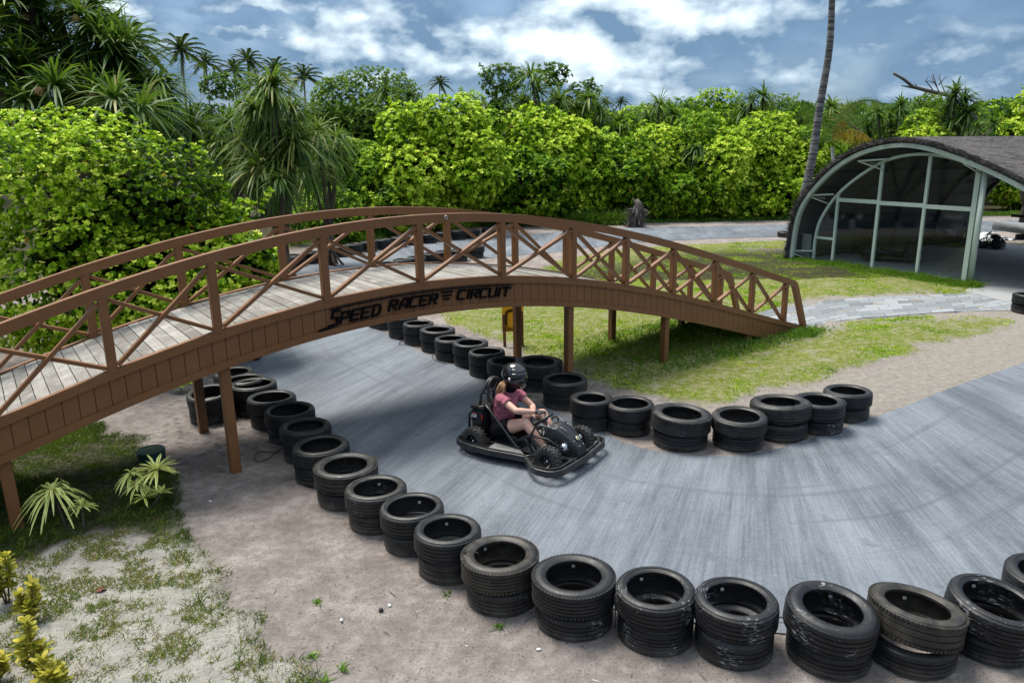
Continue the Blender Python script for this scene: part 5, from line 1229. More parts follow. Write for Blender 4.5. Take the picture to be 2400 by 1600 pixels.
# ---- strap-leaved screw pines
def head(q, c, r, n, tint, droop=.75, w=.055, up=1.0):
    droop = droop * .78; tint = tint + .08
    """one head: long folded arching leaves"""
    D = rand_dirs(n, -.35, .98); D[:, 2] = D[:, 2] * .9 + .18; D = unit(D); S = unit(np.cross(D, [0, 0, 1.]) + rng.normal(0, .15, (n, 3)))
    q.strips(np.repeat(c[None], n, 0) + D * .04, D, S, r * rng.uniform(.7, 1.15, n), w * rng.uniform(.8, 1.2, n), [(0, .9), (.3, 1), (.6, .85), (.85, .55), (1, .08)], droop * rng.uniform(.5, 1.2, n), np.clip(tint + rng.normal(0, .16, n), 0, 1))
def skirt(q, c, r, n, tint):
    D = rand_dirs(n, -.5, .1); S = unit(np.cross(D, [0, 0, 1.])); q.strips(np.repeat(c[None], n, 0), unit(D), S, r * rng.uniform(.6, 1.1, n), .045, [(0, .8), (.4, 1), (.8, .6), (1, .1)], 1.6, np.clip(tint + rng.normal(0, .1, n), 0, 1))
fruit_m = simple('pale_orange_fruit', (.36, .20, .08), .7, var=.3, scale=30, bump=.01)
def pandanus(heads, Y, label, r=1.0, n=70, tone=.45, skirts=True, w=.055, group='screw pines', trunk_r=.07, fruits=0, droop=.75, jitter=.8):
    cs = np.array([DY(x, y, Y + rng.uniform(-jitter, jitter)) for x, y in heads]); b0 = np.array([cs[:, 0].mean(), cs[:, 1].mean(), 0.]); root = empty('screw_pine', tuple(b0)); tag(root, label, 'screw pine', group)
    q = QM()
    for c in cs:
        head(q, c - b0, r * rng.uniform(.85, 1.15), n, tone, droop, w)
        if skirts: skirt(q, c - b0 - np.array([0, 0, .12]), r * .75, n // 4, tone - .1)
    q.build('crown', strap, root)
    mb = MB(); zj = cs[:, 2].min() * .35; J = np.array([0, 0, zj]); mb.tube([(0, 0, -.1), (.03, 0, zj * .5), J], [trunk_r * 1.8, trunk_r * 1.5, trunk_r * 1.4], 8)
    for c in cs: e = c - b0; mb.tube([J, (J + e) / 2 + np.array([0, 0, -.15]), e - np.array([0, 0, .1])], [trunk_r * 1.2, trunk_r, trunk_r * .8], 7)
    for k in range(5): a = k * 1.3; mb.tube([(cos(a) * .45, sin(a) * .45, -.1), (cos(a) * .1, sin(a) * .1, zj * .35)], [trunk_r * .6, trunk_r * .5], 6)
    mb.build('trunk', bark, root)
    for k in range(fruits):
        c = cs[k % len(cs)] - b0 + np.array([rng.uniform(-.15, .15), -.35, -.10]); bm = bmesh.new(); bmesh.ops.create_icosphere(bm, subdivisions=3, radius=.085)
        for v in bm.verts: v.co *= 1 + .08 * sin(v.co.x * 130) * sin(v.co.y * 130) * sin(v.co.z * 130)
        me = bpy.data.meshes.new('fruit'); bm.to_mesh(me); bm.free(); me.materials.append(fruit_m); o = bpy.data.objects.new('fruit', me); COL.objects.link(o); o.parent = root; o.location = tuple(c)
    return root
pandanus([(20, 10), (90, 35), (30, 90), (100, 140), (-40, 60), (10, 190), (70, -30), (75, 95), (-20, 140), (50, 160)], 16.5, 'tall screw pine with fruit at the left edge of the picture', 1.05, 110, .50, fruits=4, droop=.62)
pandanus([(190, 40), (150, 110), (215, 15), (270, 130), (200, 150), (310, 165), (255, 75), (130, 0), (298, 110), (335, 200), (230, 90), (170, 180), (250, 190)], 17.5, 'tallest screw pine of the left clump, against the sky', 1.05, 105, .48, fruits=3, droop=.62)
pandanus([(130, 205), (220, 215), (60, 240), (180, 255), (270, 235), (330, 260)], 15.6, 'lower screw pine with broad grey-green leaves above the flowering bush', 1.1, 90, .55, fruits=2)
pandanus([(372, 205)], 17, 'single drooping screw pine head right of the left clump', 1.05, 150, .50, fruits=1, droop=1.0)
pandanus([(400, 330), (310, 330), (450, 300)], 17.5, 'dark screw pine hidden behind the flowering bush', 1.0, 80, .32)
pandanus([(638, 205), (600, 262), (682, 262), (640, 318), (590, 330), (690, 335), (650, 385), (610, 400)], 21, 'shaggy screw pine standing left of centre behind the bridge', 1.15, 170, .68, droop=.9, trunk_r=.12)
pandanus([(745, 310), (770, 370), (725, 400), (790, 330)], 24, 'smaller shaggy screw pine right of the standing one', 1.05, 130, .70, droop=.9)
pandanus([(540, 285), (525, 340), (560, 390)], 22, 'screw pine behind the right end of the flowering bush', 1.05, 90, .5, droop=1.0)
pandanus([(655, 425)], 19.5, 'small screw pine head low on the fibrous trunk behind the bridge', .75, 110, .50, droop=1.1)
pandanus([(905, 212), (960, 225), (925, 255), (985, 250)], 38, 'dark screw pine behind the large middle bush', 1.3, 60, .36, w=.08)
pandanus([(1245, 180), (1260, 215), (1225, 240), (1310, 235), (1350, 255), (1380, 230)], 41, 'spiky screw pine on the skyline between the dark trees', 1.4, 70, .62, w=.08)
pandanus([(1410, 275), (1455, 285), (1430, 310)], 40, 'screw pine left of the right hedge', 1.3, 60, .5, w=.08)
pandanus([(1545, 245), (1580, 268), (1520, 280), (1480, 290)], 42, 'screw pine on the skyline above the right hedge', 1.4, 60, .56, w=.08)
pandanus([(1760, 235), (1790, 225), (1745, 262), (1830, 250)], 43, 'screw pine on the skyline right of the feathery bush', 1.4, 60, .42, w=.08)
pandanus([(1630, 352)], 38.4, 'small grey-green screw pine head in front of the hedge', 1.0, 110, .45, droop=1.2, w=.07)
pandanus([(2060, 262), (2110, 250), (2035, 300), (2090, 300), (2140, 290)], 42, 'screw pine clump above the crown of the shelter roof', 1.4, 70, .48, w=.08)
pandanus([(2240, 215), (2262, 235), (2225, 250), (2270, 265), (2235, 285)], 40, 'dark upright screw pine at the right beside the dead branch', 1.3, 80, .36, w=.08)
pandanus([(2330, 290), (2290, 300), (1950, 250), ], 41, 'scattered screw pine heads behind the roof', 1.2, 60, .48, w=.08)

# ---- coconut palms
def palm_crown(q, L, nf, seed, bend=.9, lw=.05, droop_t=1.0, lift=(.1, 1.15)):
    r_ = np.random.default_rng(seed)
    for k in range(nf):
        az = 2.4 * k + r_.uniform(-.2, .2); el = lift[0] + (lift[1] - lift[0]) * (1 - k / nf) if nf > 4 else .6; m_ = 34; t = np.linspace(.08, 1, m_)
        d = np.array([cos(az) * cos(el), sin(az) * cos(el), sin(el)]); C_ = np.outer(t * L, d); C_[:, 2] -= bend * L * .55 * t ** 2
        tg = unit(np.gradient(C_, axis=0)); sd = unit(np.cross(tg, [0, 0, 1.])); upv = np.cross(sd, tg)
        q.strips(np.array([[0, 0, 0.]]), d[None], np.array([sd[0]]), L, .05 * L / 3, [(0, 1), (.25, .8), (.5, .6), (.75, .4), (1, .2)], bend * .55, .75)
        for s in (-1, 1):
            ll = L * .26 * np.sin(np.clip(t * 1.15 + .12, 0, 3.0) * 1.6) ** .6 * (1 - .45 * t); ll = np.nan_to_num(ll, nan=.05)
            D = unit(tg * .75 + sd * s * .85 + upv * .18 + r_.normal(0, .06, (m_, 3))); q.strips(C_, D, unit(np.cross(D, upv)) * .5 + upv * .5, ll, lw, [(0, 1), (.5, .8), (1, .1)], .5 * droop_t, np.clip(.45 + r_.normal(0, .15, m_), 0, 1))
def palm_trunk(mb, pts, rr): mb.tube(pts, rr, 12)
trunk_b = NB('grey_palm_trunk'); v = trunk_b.co('Object', (1, 1, 1)); rg_ = trunk_b.noise(trunk_b.co('Object', (.6, .6, 13)), 1.2, 4, .6, .25); n = trunk_b.noise(v, 9, 5, .65)
c = trunk_b.mix(trunk_b.rng(rg_, .42, .56), (.055, .052, .052), (.20, .193, .193)); c = trunk_b.mix(trunk_b.rng(n, .5, .68, 0, .75), c, (.05, .047, .047)); trunk_b.col(c); trunk_b.set(rough=.9); trunk_b.bump(trunk_b.ma('ADD', rg_, trunk_b.ma('MULTIPLY', n, .5)), .03)
PROTO_P = []
def coconut(px, py, Y, half, label, var=0, mat=None):
    top = DY(px, py, Y); L = half / F * Y * 1.3; root = empty('coconut_palm', (top[0], Y, 0)); tag(root, label, 'palm tree', 'distant coconut palms'); root.rotation_euler[2] = rng.uniform(0, 6)
    if len(PROTO_P) <= var:
        q = QM(); palm_crown(q, 1.0, 24, 30 + var, lw=.045, bend=.8, lift=(-.35, 1.3)); o = q.build('crown', palml, root); PROTO_P.append(o)
    else: o = PROTO_P[var].copy(); COL.objects.link(o); o.parent = root
    o.location = (0, 0, top[2]); o.scale = (L, L, L)
    mb = MB(); mb.tube([(0, 0, -.1), (.15, 0, top[2] * .5), (0, 0, top[2])], [L * .05, L * .04, L * .035], 7); mb.build('trunk', trunk_b.m, root)
for i, (x, y, Y, hf, lab) in enumerate([(424, 118, 85, 50, 'tallest distant coconut palm, leftmost of the far palms'), (482, 148, 95, 34, 'distant palm just right of the tallest one'), (548, 165, 95, 34, 'left one of a close pair of distant palms'),
        (580, 142, 100, 36, 'right one of a close pair of distant palms'), (645, 165, 95, 40, 'distant palm above the shaggy screw pine'), (712, 180, 90, 40, 'distant palm half hidden at the left end of the dark bush'),
        (1030, 196, 130, 24, 'small lone palm on the skyline near the middle'), (1418, 240, 160, 18, 'tiny far palm, left one right of the dark trees'), (1455, 240, 160, 18, 'tiny far palm, right one right of the dark trees'),
        (1520, 252, 170, 14, 'tiniest far palm low on the skyline, left one'), (1548, 247, 170, 14, 'tiniest far palm low on the skyline, right one'), (300, 95, 45, 62, 'palm behind the left screw pines with fronds against the sky')]):
    coconut(x, y, Y, hf, lab, var=i % 3)
# the tall trunk that leaves the top of the picture
pp = [(1852, 590), (1864, 545), (1878, 497), (1888, 446), (1897, 405), (1908, 350), (1921, 249), (1932, 191), (1945, 115), (1949.5, 30), (1951, -60), (1950, -190), (1946, -330)]
P_ = [DY(x, y, 26) for x, y in pp]; P_[0][2] = 0; b0 = P_[0].copy(); root = empty('coconut_palm', tuple(b0)); tag(root, 'tall grey leaning palm trunk rising past the top of the picture beside the shelter', 'palm tree')
Q = [P_[0]]; 
for k in range(len(P_) - 1): Q += [P_[k] * .5 + P_[k + 1] * .5, P_[k + 1]]
Q = np.array(Q); zz = np.linspace(Q[0][2], Q[-1][2], 90); Q2 = np.stack([np.interp(zz, Q[:, 2], Q[:, 0]), np.interp(zz, Q[:, 2], Q[:, 1]), zz], 1)
kern = np.ones(9) / 9; 
for a in (0, 1): Q2[:, a] = np.convolve(np.pad(Q2[:, a], 4, mode='edge'), kern, 'valid')
rr = np.interp(zz, [0, 1, 3, 8, zz[-1]], [.24, .175, .14, .10, .085]) * (1 + .03 * np.sin(zz * 19)); mb = MB(); mb.tube(Q2 - b0, rr, 16); mb.build('trunk', trunk_b.m, root)
q = QM(); palm_crown(q, 3.2, 22, 77, lw=.05); cr = q.build('crown', palml, root); cr.location = tuple(Q2[-1] - b0)
# young palm with dying orange fronds
yp = DY(1990, 330, 34); root = empty('young_palm', (yp[0], 34, 0)); tag(root, 'young palm with orange dying fronds behind the shelter roof', 'palm tree'); yp = yp - np.array([yp[0], 34, 0])
def frond(q, A, B_, C_, w, tint, m_=46, lw=.035, hang=False):
    t = np.linspace(0, 1, m_)[:, None]; P = (1 - t) ** 2 * A + 2 * t * (1 - t) * B_ + t * t * C_; tg = unit(np.gradient(P, axis=0)); sd = unit(np.cross(tg, [0, 1., 0.1]))
    for s in (-1, 1):
        D = unit(tg * .6 + sd * s * .6 + np.array([0, 0, -.55]) + rng.normal(0, .08, (m_, 3)))
        if hang: D = unit(tg * .35 + sd * s * .12 + np.array([0, 0, -1.0]) + rng.normal(0, .07, (m_, 3)))
        q.strips(P, D, unit(np.cross(D, [0, 1., 0])), w * np.sin(np.pi * np.clip(t[:, 0] * .9 + .1, 0, 1)) + .08, lw, [(0, 1), (.5, .8), (1, .1)], .35, np.clip(tint + rng.normal(0, .12, m_), 0, 1))
    for k in range(m_ - 1): q.strips(P[k][None], unit(P[k + 1] - P[k])[None], sd[k][None], np.linalg.norm(P[k + 1] - P[k]), .03, [(0, 1), (1, 1)], 0, .8)
pz = lambda x, y, Y=34: DY(x, y, Y) - np.array(root.location)
q = QM(); frond(q, pz(1945, 330), pz(1985, 205), pz(2075, 245), .75, .72); frond(q, pz(1940, 330), pz(1925, 250), pz(1880, 240), .6, .6); frond(q, pz(1950, 330), pz(1960, 245), pz(2010, 240), .6, .9); q.build('green_frond', strap, root)
q = QM(); frond(q, pz(1958, 318), pz(1998, 285), pz(2042, 328), .50, .6, 22, .035, True); frond(q, pz(1952, 318), pz(1962, 270), pz(1985, 290), .50, .35, 14, .03, True); q.build('dry_frond', dryl, root)
mb = MB(); mb.tube([(0, 0, -.1), pz(1950, 345)], [.12, .07], 8); mb.build('trunk', trunk_b.m, root)
# dead branch on the right skyline
db = DY(2225, 232, 43); root = empty('dead_tree', (db[0], 43, 0)); tag(root, 'bare grey dead branch pointing left above the bushes at the right', 'dead tree'); z_ = lambda x, y: DY(x, y, 43) - np.array(root.location)
deadw = simple('grey_dead_wood', (.10, .085, .075), .9, var=.4, scale=8)
mb = MB(); mb.tube([(0, 0, -.1), (.1, 0, 2.5), z_(2300, 290), z_(2225, 224), z_(2170, 212), z_(2140, 204), z_(2118, 186), z_(2094, 172)], [.3, .24, .18, .12, .10, .095, .08, .07], 8)
mb.tube([z_(2172, 212), z_(2140, 206), z_(2113, 201)], [.09, .06, .03], 6)
for tw in ([(2216, 222), (2208, 200), (2200, 180), (2206, 172)], [(2204, 220), (2190, 195), (2183, 178)], [(2190, 216), (2170, 190), (2176, 178)], [(2200, 200), (2215, 182), (2220, 178)], [(2190, 195), (2178, 190), (2168, 192)], [(2150, 206), (2146, 198), (2143, 197)], [(2196, 205), (2190, 185), (2186, 172)]):
    mb.tube([z_(*p) for p in tw], [.035] + [.022] * (len(tw) - 1), 5)
mb.build('branch', deadw, root)
# stump at the foot of the hedge
sp0 = G(1486, 532); root = empty('dead_stump', tuple(sp0)); tag(root, 'splintered grey stump leaning at the foot of the hedge', 'stump'); q = QM(); n = 260
a = rng.uniform(0, 6.28, n); hz = rng.uniform(0, .9, n); B = np.stack([np.cos(a) * .22, np.sin(a) * .22, hz], 1) + np.array([0, 0, 0]) + np.outer(hz, [.15, 0, 0]); D = unit(np.stack([np.cos(a) * .3, np.sin(a) * .3, rng.uniform(-1.2, .3, n)], 1) + rng.normal(0, .15, (n, 3)))
q.strips(B, D, unit(np.cross(D, rand_dirs(n))), rng.uniform(.3, .7, n), .05, [(0, 1), (.5, .8), (1, .2)], .1, rng.random(n)); q.build('fibres', deadw, root)
mb = MB(); mb.tube([(0, 0, -.1), (.05, 0, .5), (.18, 0, 1.1), (.1, 0, 1.3)], [.28, .2, .2, .06], 9); mb.tube([(.1, 0, .9), (-.1, -.1, 1.35)], [.08, .03], 6); mb.build('stem', deadw, root)

# ---- far wood closing the view
def far_wood():
    q = QM(); n = 17000; az = rng.uniform(-1.0, 1.0, n); Yd = rng.uniform(56, 78, n); x = np.tan(az) * Yd; hh = 5.2 + 1.9 * fbm(x, Yd, .09) + 1.2 * fbm(x + 9, Yd, .31); t = rng.random(n) ** .45
    P = np.stack([x, Yd, hh * t], 1); rosettes(q, P, np.array([[0, -.5, .7]]) + rng.normal(0, .4, (n, 3)), 6, .55, .3, .42 + rng.normal(0, .12, n), OB2)
    o = q.build('far_woodland', darkl); tag(o, 'dark band of woodland far behind the bushes', kind='stuff')
far_wood()

# ---- grasses
def inside(P, poly): return seg_sd(P, poly) > 0
def blades(name, P, z0, L, W, tint, lean, mat, label, grav=.3):
    n = len(P); B = np.c_[P, np.full(n, z0)]; D = unit(np.c_[rng.normal(0, lean, n), rng.normal(0, lean, n), np.ones(n)]); S = unit(np.cross(D, rand_dirs(n) * .2 + np.array([0, -1., 0])))
    q = QM(); q.strips(B, D, S, L, W, [(0, 1), (.55, .8), (1, .12)], grav, np.clip(tint, 0, 1)); o = q.build(name, mat); tag(o, label, kind='stuff'); return o
def lawn():
    allp = np.concatenate([np.array(LAWN[0]), np.array(LAWN[1])]); lo, hi = allp.min(0), allp.max(0); n = 800000
    P = np.stack([rng.uniform(lo[0], hi[0], n), rng.uniform(lo[1], hi[1], n)], 1); w = np.stack([P[:, 0] + (fbm(P[:, 0], P[:, 1], 1.7) - .5) * .6, P[:, 1] + (fbm(P[:, 0] + 50, P[:, 1], 1.7) - .5) * .6], 1)
    sd = np.maximum(seg_sd(w, LAWN[0]), seg_sd(w, LAWN[1])); dn = fbm(P[:, 0], P[:, 1] + 5, 1.1); dn2 = fbm(P[:, 0] + 3, P[:, 1], 5.0)
    prob = np.clip((dn - .25) * 2.2, .12, 1) * np.clip((dn2 - .22) * 3, .15, 1) * ss(sd, -.12, .25); prob *= 1 - .9 * (seg_sd(w, BARE) > 0); prob *= np.where(P[:, 1] > 16, np.clip(16 / P[:, 1], 0, 1) ** 1.1, 1)
    tsd = seg_sd(P, TRACK_POLY); k = (rng.random(n) < prob) & (tsd < -.1); P = P[k]; dn = dn[k]; dn2 = dn2[k]; m_ = len(P)
    s = 1 + .035 * (P[:, 1] - 9); tint = .43 + .5 * (fbm(P[:, 0], P[:, 1], .8) - .5) + .5 * (dn2 - .5) + rng.normal(0, .15, m_); tint += .28 * ((fbm(P[:, 0] + 11, P[:, 1] + 4, 1.3)) > .62)
    print('lawn blades', m_); blades('lawn_grass', P, .0, rng.uniform(.03, .075, m_), .012 * s, tint, .9, grassm, 'patchy short green and straw-coloured lawn grass')
lawn()
def line_grass():
    Ps = []; Ls = []; 
    n = 9000; t = rng.uniform(-.3, 6.3, n); d = -np.abs(rng.normal(0, .32, n)) - .05 + .1 * (rng.random(n) < .1); P = SA[None, :2] + np.outer(t, SW[:2]) + np.outer(d, SD[:2]); L = rng.uniform(.12, .40, n) * np.clip(1.1 + d, .35, 1) * (.45 + 1.1 * vn(t, d, 2.6)); Ps.append(P); Ls.append(L)
    n = 6000; s = rng.uniform(7.8, 13.4, n); o_ = rng.uniform(-.55, BW + .4, n); P = BA[None, :2] + np.outer(s, BU[:2]) + np.outer(o_, BN[:2]); L = rng.uniform(.08, .34, n) * np.clip(1.2 - np.abs(s - 11) * .28, .3, 1); Ps.append(P); Ls.append(L)
    n = 900; s = rng.normal(12.9, .3, n); o_ = rng.normal(-.25, .15, n); P = BA[None, :2] + np.outer(s, BU[:2]) + np.outer(o_, BN[:2]); Ps.append(P); Ls.append(rng.uniform(.08, .25, n))
    n = 500; P = np.concatenate([BA[None, :2] + BU[None, :2] * s_ + BN[None, :2] * o_ + rng.normal(0, .13, (100, 2)) for s_, o_ in ((7.13, .05), (9.26, .05), (9.57, 1.65), (7.34, 1.65), (11.5, .05))]); Ps.append(P); Ls.append(rng.uniform(.06, .2, len(P)))
    P = np.concatenate(Ps); L = np.concatenate(Ls); k = seg_sd(P, TRACK_POLY) < -.1; P, L = P[k], L[k]
    blades('rank_grass', P, 0, L, .014, .45 + rng.normal(0, .2, len(P)), .6, tallg, 'rank green grass by the shelter glass and under the bridge end', .45)
line_grass()
def tall_grass():
    Ps = []; Ls = []
    for (p0, p1, n, w, h) in (((560, 600), (760, 560), 2600, 2.6, .8), ((740, 585), (900, 560), 3400, 2.4, .9), ((880, 560), (1150, 530), 4200, 2.5, .8), ((1120, 531), (1480, 527), 11000, 1.1, 1.15), ((1480, 524), (1870, 516), 4500, 1.2, .45), ((1900, 512), (2500, 505), 3500, 1.5, .5)):
        a = G(*p0)[:2]; b_ = G(*p1)[:2]; t = rng.random(n)[:, None]; P = a * (1 - t) + b_ * t + np.c_[rng.normal(0, .2, n), np.abs(rng.normal(0, w * .5, n)) + (.5 if p0[0] < 1100 else .1)]; Ps.append(P); Ls.append(rng.uniform(.4, 1.1, n) * h * (.6 + .7 * vn(P[:, 0], P[:, 1], 1.2)))
    P = np.concatenate(Ps); L = np.concatenate(Ls); k = seg_sd(P, TRACK_POLY) < np.where(P[:, 0] < -1.6, -.75, -.12); P, L = P[k], L[k]; n = len(P)
    B = np.c_[P, np.zeros(n)]; D = unit(np.c_[rng.normal(0, .35, n), rng.normal(-.15, .35, n), np.ones(n)]); q = QM(); q.strips(B, D, unit(np.cross(D, rand_dirs(n) * .3 + np.array([0, -1., 0]))), L, .03, [(0, 1), (.35, 1), (.7, .7), (1, .1)], rng.uniform(.3, 1.0, n), np.clip(.5 + rng.normal(0, .2, n), 0, 1))
    o = q.build('tall_grass', tallg); tag(o, 'long arching green grass at the foot of the bushes along the far track', kind='stuff')
tall_grass()
def rough_grass():
    RP = np.array(ROUGH); n = 420000; lo = np.array([-7.5, 3.2]); hi = np.array([-.4, 10.5]); P = np.stack([rng.uniform(lo[0], hi[0], n), rng.uniform(lo[1], hi[1], n)], 1)
    w = np.stack([P[:, 0] + (fbm(P[:, 0], P[:, 1], 1.7) - .5) * .6, P[:, 1] + (fbm(P[:, 0] + 50, P[:, 1], 1.7) - .5) * .6], 1)
    sr_, sp2 = seg_sd(w, ROUGH), seg_sd(w, PALE); cl = fbm(P[:, 0] + 2, P[:, 1], 6.5) * .75 + .25 * fbm(P[:, 0], P[:, 1] + 4, 15); cl2 = fbm(P[:, 0], P[:, 1] + 8, 1.2)
    dense = np.clip((cl - .32) * 4, 0, 1) * np.clip((cl2 - .2) * 3, .2, 1); sparse = np.clip((cl - .455) * 9, 0, 1); edge = np.exp(-(sr_ / .22) ** 2) * np.clip((cl - .3) * 4, 0, 1) * .9
    pr = np.where(sr_ > -.02, np.where(sp2 > 0, np.maximum(sparse, edge), dense), 0); k = rng.random(n) < pr * .75; P = P[k]; m_ = len(P); inp = sp2[k] > 0; ed = edge[k] > .4
    print('rough blades', m_); tint = np.where(inp, .48, .26) - .25 * ed + .5 * (fbm(P[:, 0], P[:, 1], 9) - .5) + rng.normal(0, .2, m_) + (rng.random(m_) < .38) * .4 * inp  # blades off the pale sand darkened, shade under bridge and bush painted in
    blades('rough_grass', P, .0, rng.uniform(.03, .10, m_) * np.where(inp, .75, 1.15), .0065, tint, .85, roughm, 'clumpy grass over pale sand in the lower left')
    # runners and tufts at loose spots
rough_grass()
# loose litter of twigs and bits on the sand
def litter():
    q = QM(); n = 1500; P = np.stack([rng.uniform(-4.5, 5, n), rng.uniform(3.2, 9.5, n)], 1); n2 = 500; P2 = np.stack([rng.uniform(4, 11, n2), rng.uniform(9, 15, n2)], 1); P = np.concatenate([P, P2]); k = (seg_sd(P, TRACK_POLY) < -.05) & ~((seg_sd(P, ROUGH) > 0) & (rng.random(len(P)) < .6)); P = P[k]; n = len(P)
    a = rng.uniform(0, 6.28, n); D = np.c_[np.cos(a), np.sin(a), rng.uniform(0, .12, n)]; big = rng.random(n) < .12; S = unit(np.c_[-np.sin(a), np.cos(a), np.full(n, .5)])
    z0 = (fbm(P[:, 0], P[:, 1], 2.3) - .5) * .05 + (fbm(P[:, 0], P[:, 1] + 31, 7) - .5) * .02 + .006
    q.strips(np.c_[P, z0], unit(D), S, np.where(big, rng.uniform(.04, .13, n), rng.uniform(.006, .03, n)), np.where(big, .007, .006), [(0, .6), (.5, 1), (1, .3)], -.05, rng.random(n))
    b = NB('litter'); b.col(b.ramp(b.attr('tint').outputs['Fac'], [(0, (.02, .014, .01)), (.8, (.09, .06, .04)), (.93, (.10, .08, .06)), (1, (.6, .58, .55))])); b.set(rough=.9)
    o = q.build('leaf_litter', b.m); tag(o, 'scattered dark twigs and bits on the sand', kind='stuff')
litter()
# small weeds at the track edge
def weeds():
    spots = [(480, 0, 0)]; q = QM()
    for (x, y) in [(1075, 858), (1140, 898), (1143, 902), (1320, 950), (1365, 985), (1375, 990), (1348, 990), (1425, 1010), (1050, 1395), (1170, 1468), (745, 1410), (760, 1600 - 5), (1880, 1028), (1990, 985), (800, 1565), (730, 1540), (1240, 930)]:
        p = G(x, y); n = 16; D = unit(np.c_[rng.normal(0, .9, n), rng.normal(0, .9, n), np.ones(n)]); q.strips(np.repeat(p[None], n, 0) + rng.normal(0, .015, (n, 3)) * np.array([1, 1, 0]), D, unit(np.cross(D, rand_dirs(n))), rng.uniform(.05, .12, n), .010, [(0, 1), (.5, 1), (1, .1)], .5, np.clip(.55 + rng.normal(0, .12, n), 0, 1))
    o = q.build('weeds', tallg); tag(o, 'tiny green weeds sprouting in the sand at the track edge', kind='stuff')
weeds()

# ---- striped and yellow strap plants at lower left, leafy shrubs at the edge
vari = NB('variegated_leaf'); t = vari.attr('tint').outputs['Fac']; cc = vari.ramp(t, [(0, (.05, .12, .02)), (.35, (.14, .26, .04)), (.6, (.66, .70, .12)), (1, (.98, .94, .36))]); vari.col(cc); vari.set(rough=.4)
def strap_plant(px, py, heads, label, L, W, n, tint, droop, two=True):
    b0 = G(px, py); root = empty('strap_leaf_plant', tuple(b0)); tag(root, label, 'plant', 'strap-leaved garden plants'); mb = MB()
    for (hx, hy, hzt) in heads:
        c = G(hx, hy, hzt) - b0; q = QM(); D = unit(rand_dirs(n, -.1, 1)); S = unit(np.cross(D, [0, 0, 1.])); Ll = L * rng.uniform(.75, 1.15, n); ti = tint + rng.normal(0, .07, n)
        q.strips(np.repeat(c[None], n, 0), D, S, Ll, W, [(0, .5), (.25, .9), (.55, 1), (.8, .7), (1, .05)], droop, ti)
        if two: q.strips(np.repeat(c[None], n, 0) + np.array([0, 0, .002]), D, S, Ll, W * .35, [(0, .5), (.25, .9), (.55, 1), (.8, .7), (1, .05)], droop, ti - .45)
        q.build('leaf_head', vari.m, root); mb.tube([(0, 0, -.03), c * np.array([.6, .6, .5]), c], [.010, .009, .008], 6)
    mb.build('stem', bark, root); return root
strap_plant(158, 1240, [(125, 1152, .30)], 'large striped strap-leaved plant with arching leaves at the foot of the left post', .38, .021, 58, .90, .85)
strap_plant(196, 1240, [(192, 1185, .18)], 'small striped plant right of the large arching one', .16, .018, 34, .85, .5)
strap_plant(368, 1190, [(368, 1100, .36)], 'bright yellow strap-leaved plant, the upright one near the green drum', .25, .025, 50, 1.0, .38)
strap_plant(352, 1185, [(308, 1108, .30), (322, 1135, .2)], 'yellow strap plant with hanging leaves left of the upright yellow one', .19, .028, 26, .85, .8)
strap_plant(345, 1195, [(338, 1165, .12), (378, 1155, .14)], 'low yellow-green strap plant below the upright yellow one', .15, .024, 24, .8, .35)
crot = leaf_mat('olive_yellow_leaf', [(0, (.10, .11, .015)), (.45, (.28, .26, .03)), (.75, (.50, .42, .06)), (1, (.62, .46, .14))], .25)
def shrublet(px, py, h, label, seed):
    b0 = G(px, py); root = empty('croton_shrub', tuple(b0)); tag(root, label, 'shrub', 'olive-yellow shrubs at the lower left edge'); q = QM(); mb = MB()
    for k in range(3):
        a = seed + k * 2.1; tip = np.array([cos(a) * .05, sin(a) * .05, h * (1 - .2 * k)]); mb.tube([(cos(a) * .01, sin(a) * .01, -.02), tip * np.array([.7, .7, .5]), tip], [.008, .006, .004], 6)
        C_ = np.array([tip * np.array([1, 1, f]) for f in np.linspace(.35, 1, 7)]); rosettes(q, C_, np.array([[0, 0, 1.]]) + rng.normal(0, .2, (7, 3)), 9, .085, .038, .45 + rng.normal(0, .1, 7), OB3, (20, 80))
    q.build('leaves', crot, root); mb.build('stem', bark, root)
shrublet(18, 1415, .42, 'olive-yellow shrub highest up the left edge', .3); shrublet(75, 1455, .30, 'short olive shrub between the two taller ones at the left edge', 1.2); shrublet(90, 1590, .42, 'olive-yellow shrub in the lower left corner with bare lower stems', 2.2)
shrublet(130, 1625, .26, 'small orange-tipped shrub at the bottom edge', 3.1); shrublet(-5, 1600, .25, 'yellow shrub cut off by the lower left corner', 4.0)
# leafy plant under the bridge
q = QM(); p = G(425, 920); root = empty('leafy_seedling', tuple(p)); tag(root, 'small bright green broad-leaved seedling under the bridge', 'plant'); rosettes(q, np.array([[0, 0, .1], [.12, .05, .12], [-.1, .0, .08]]), np.array([[0, 0, 1.]] * 3), 10, .12, .06, .6, OB3, (40, 85)); q.build('leaves', bright, root)
mb = MB(); mb.tube([(0, 0, -.02), (0, 0, .1)], .006, 6); mb.build('stem', bark, root)

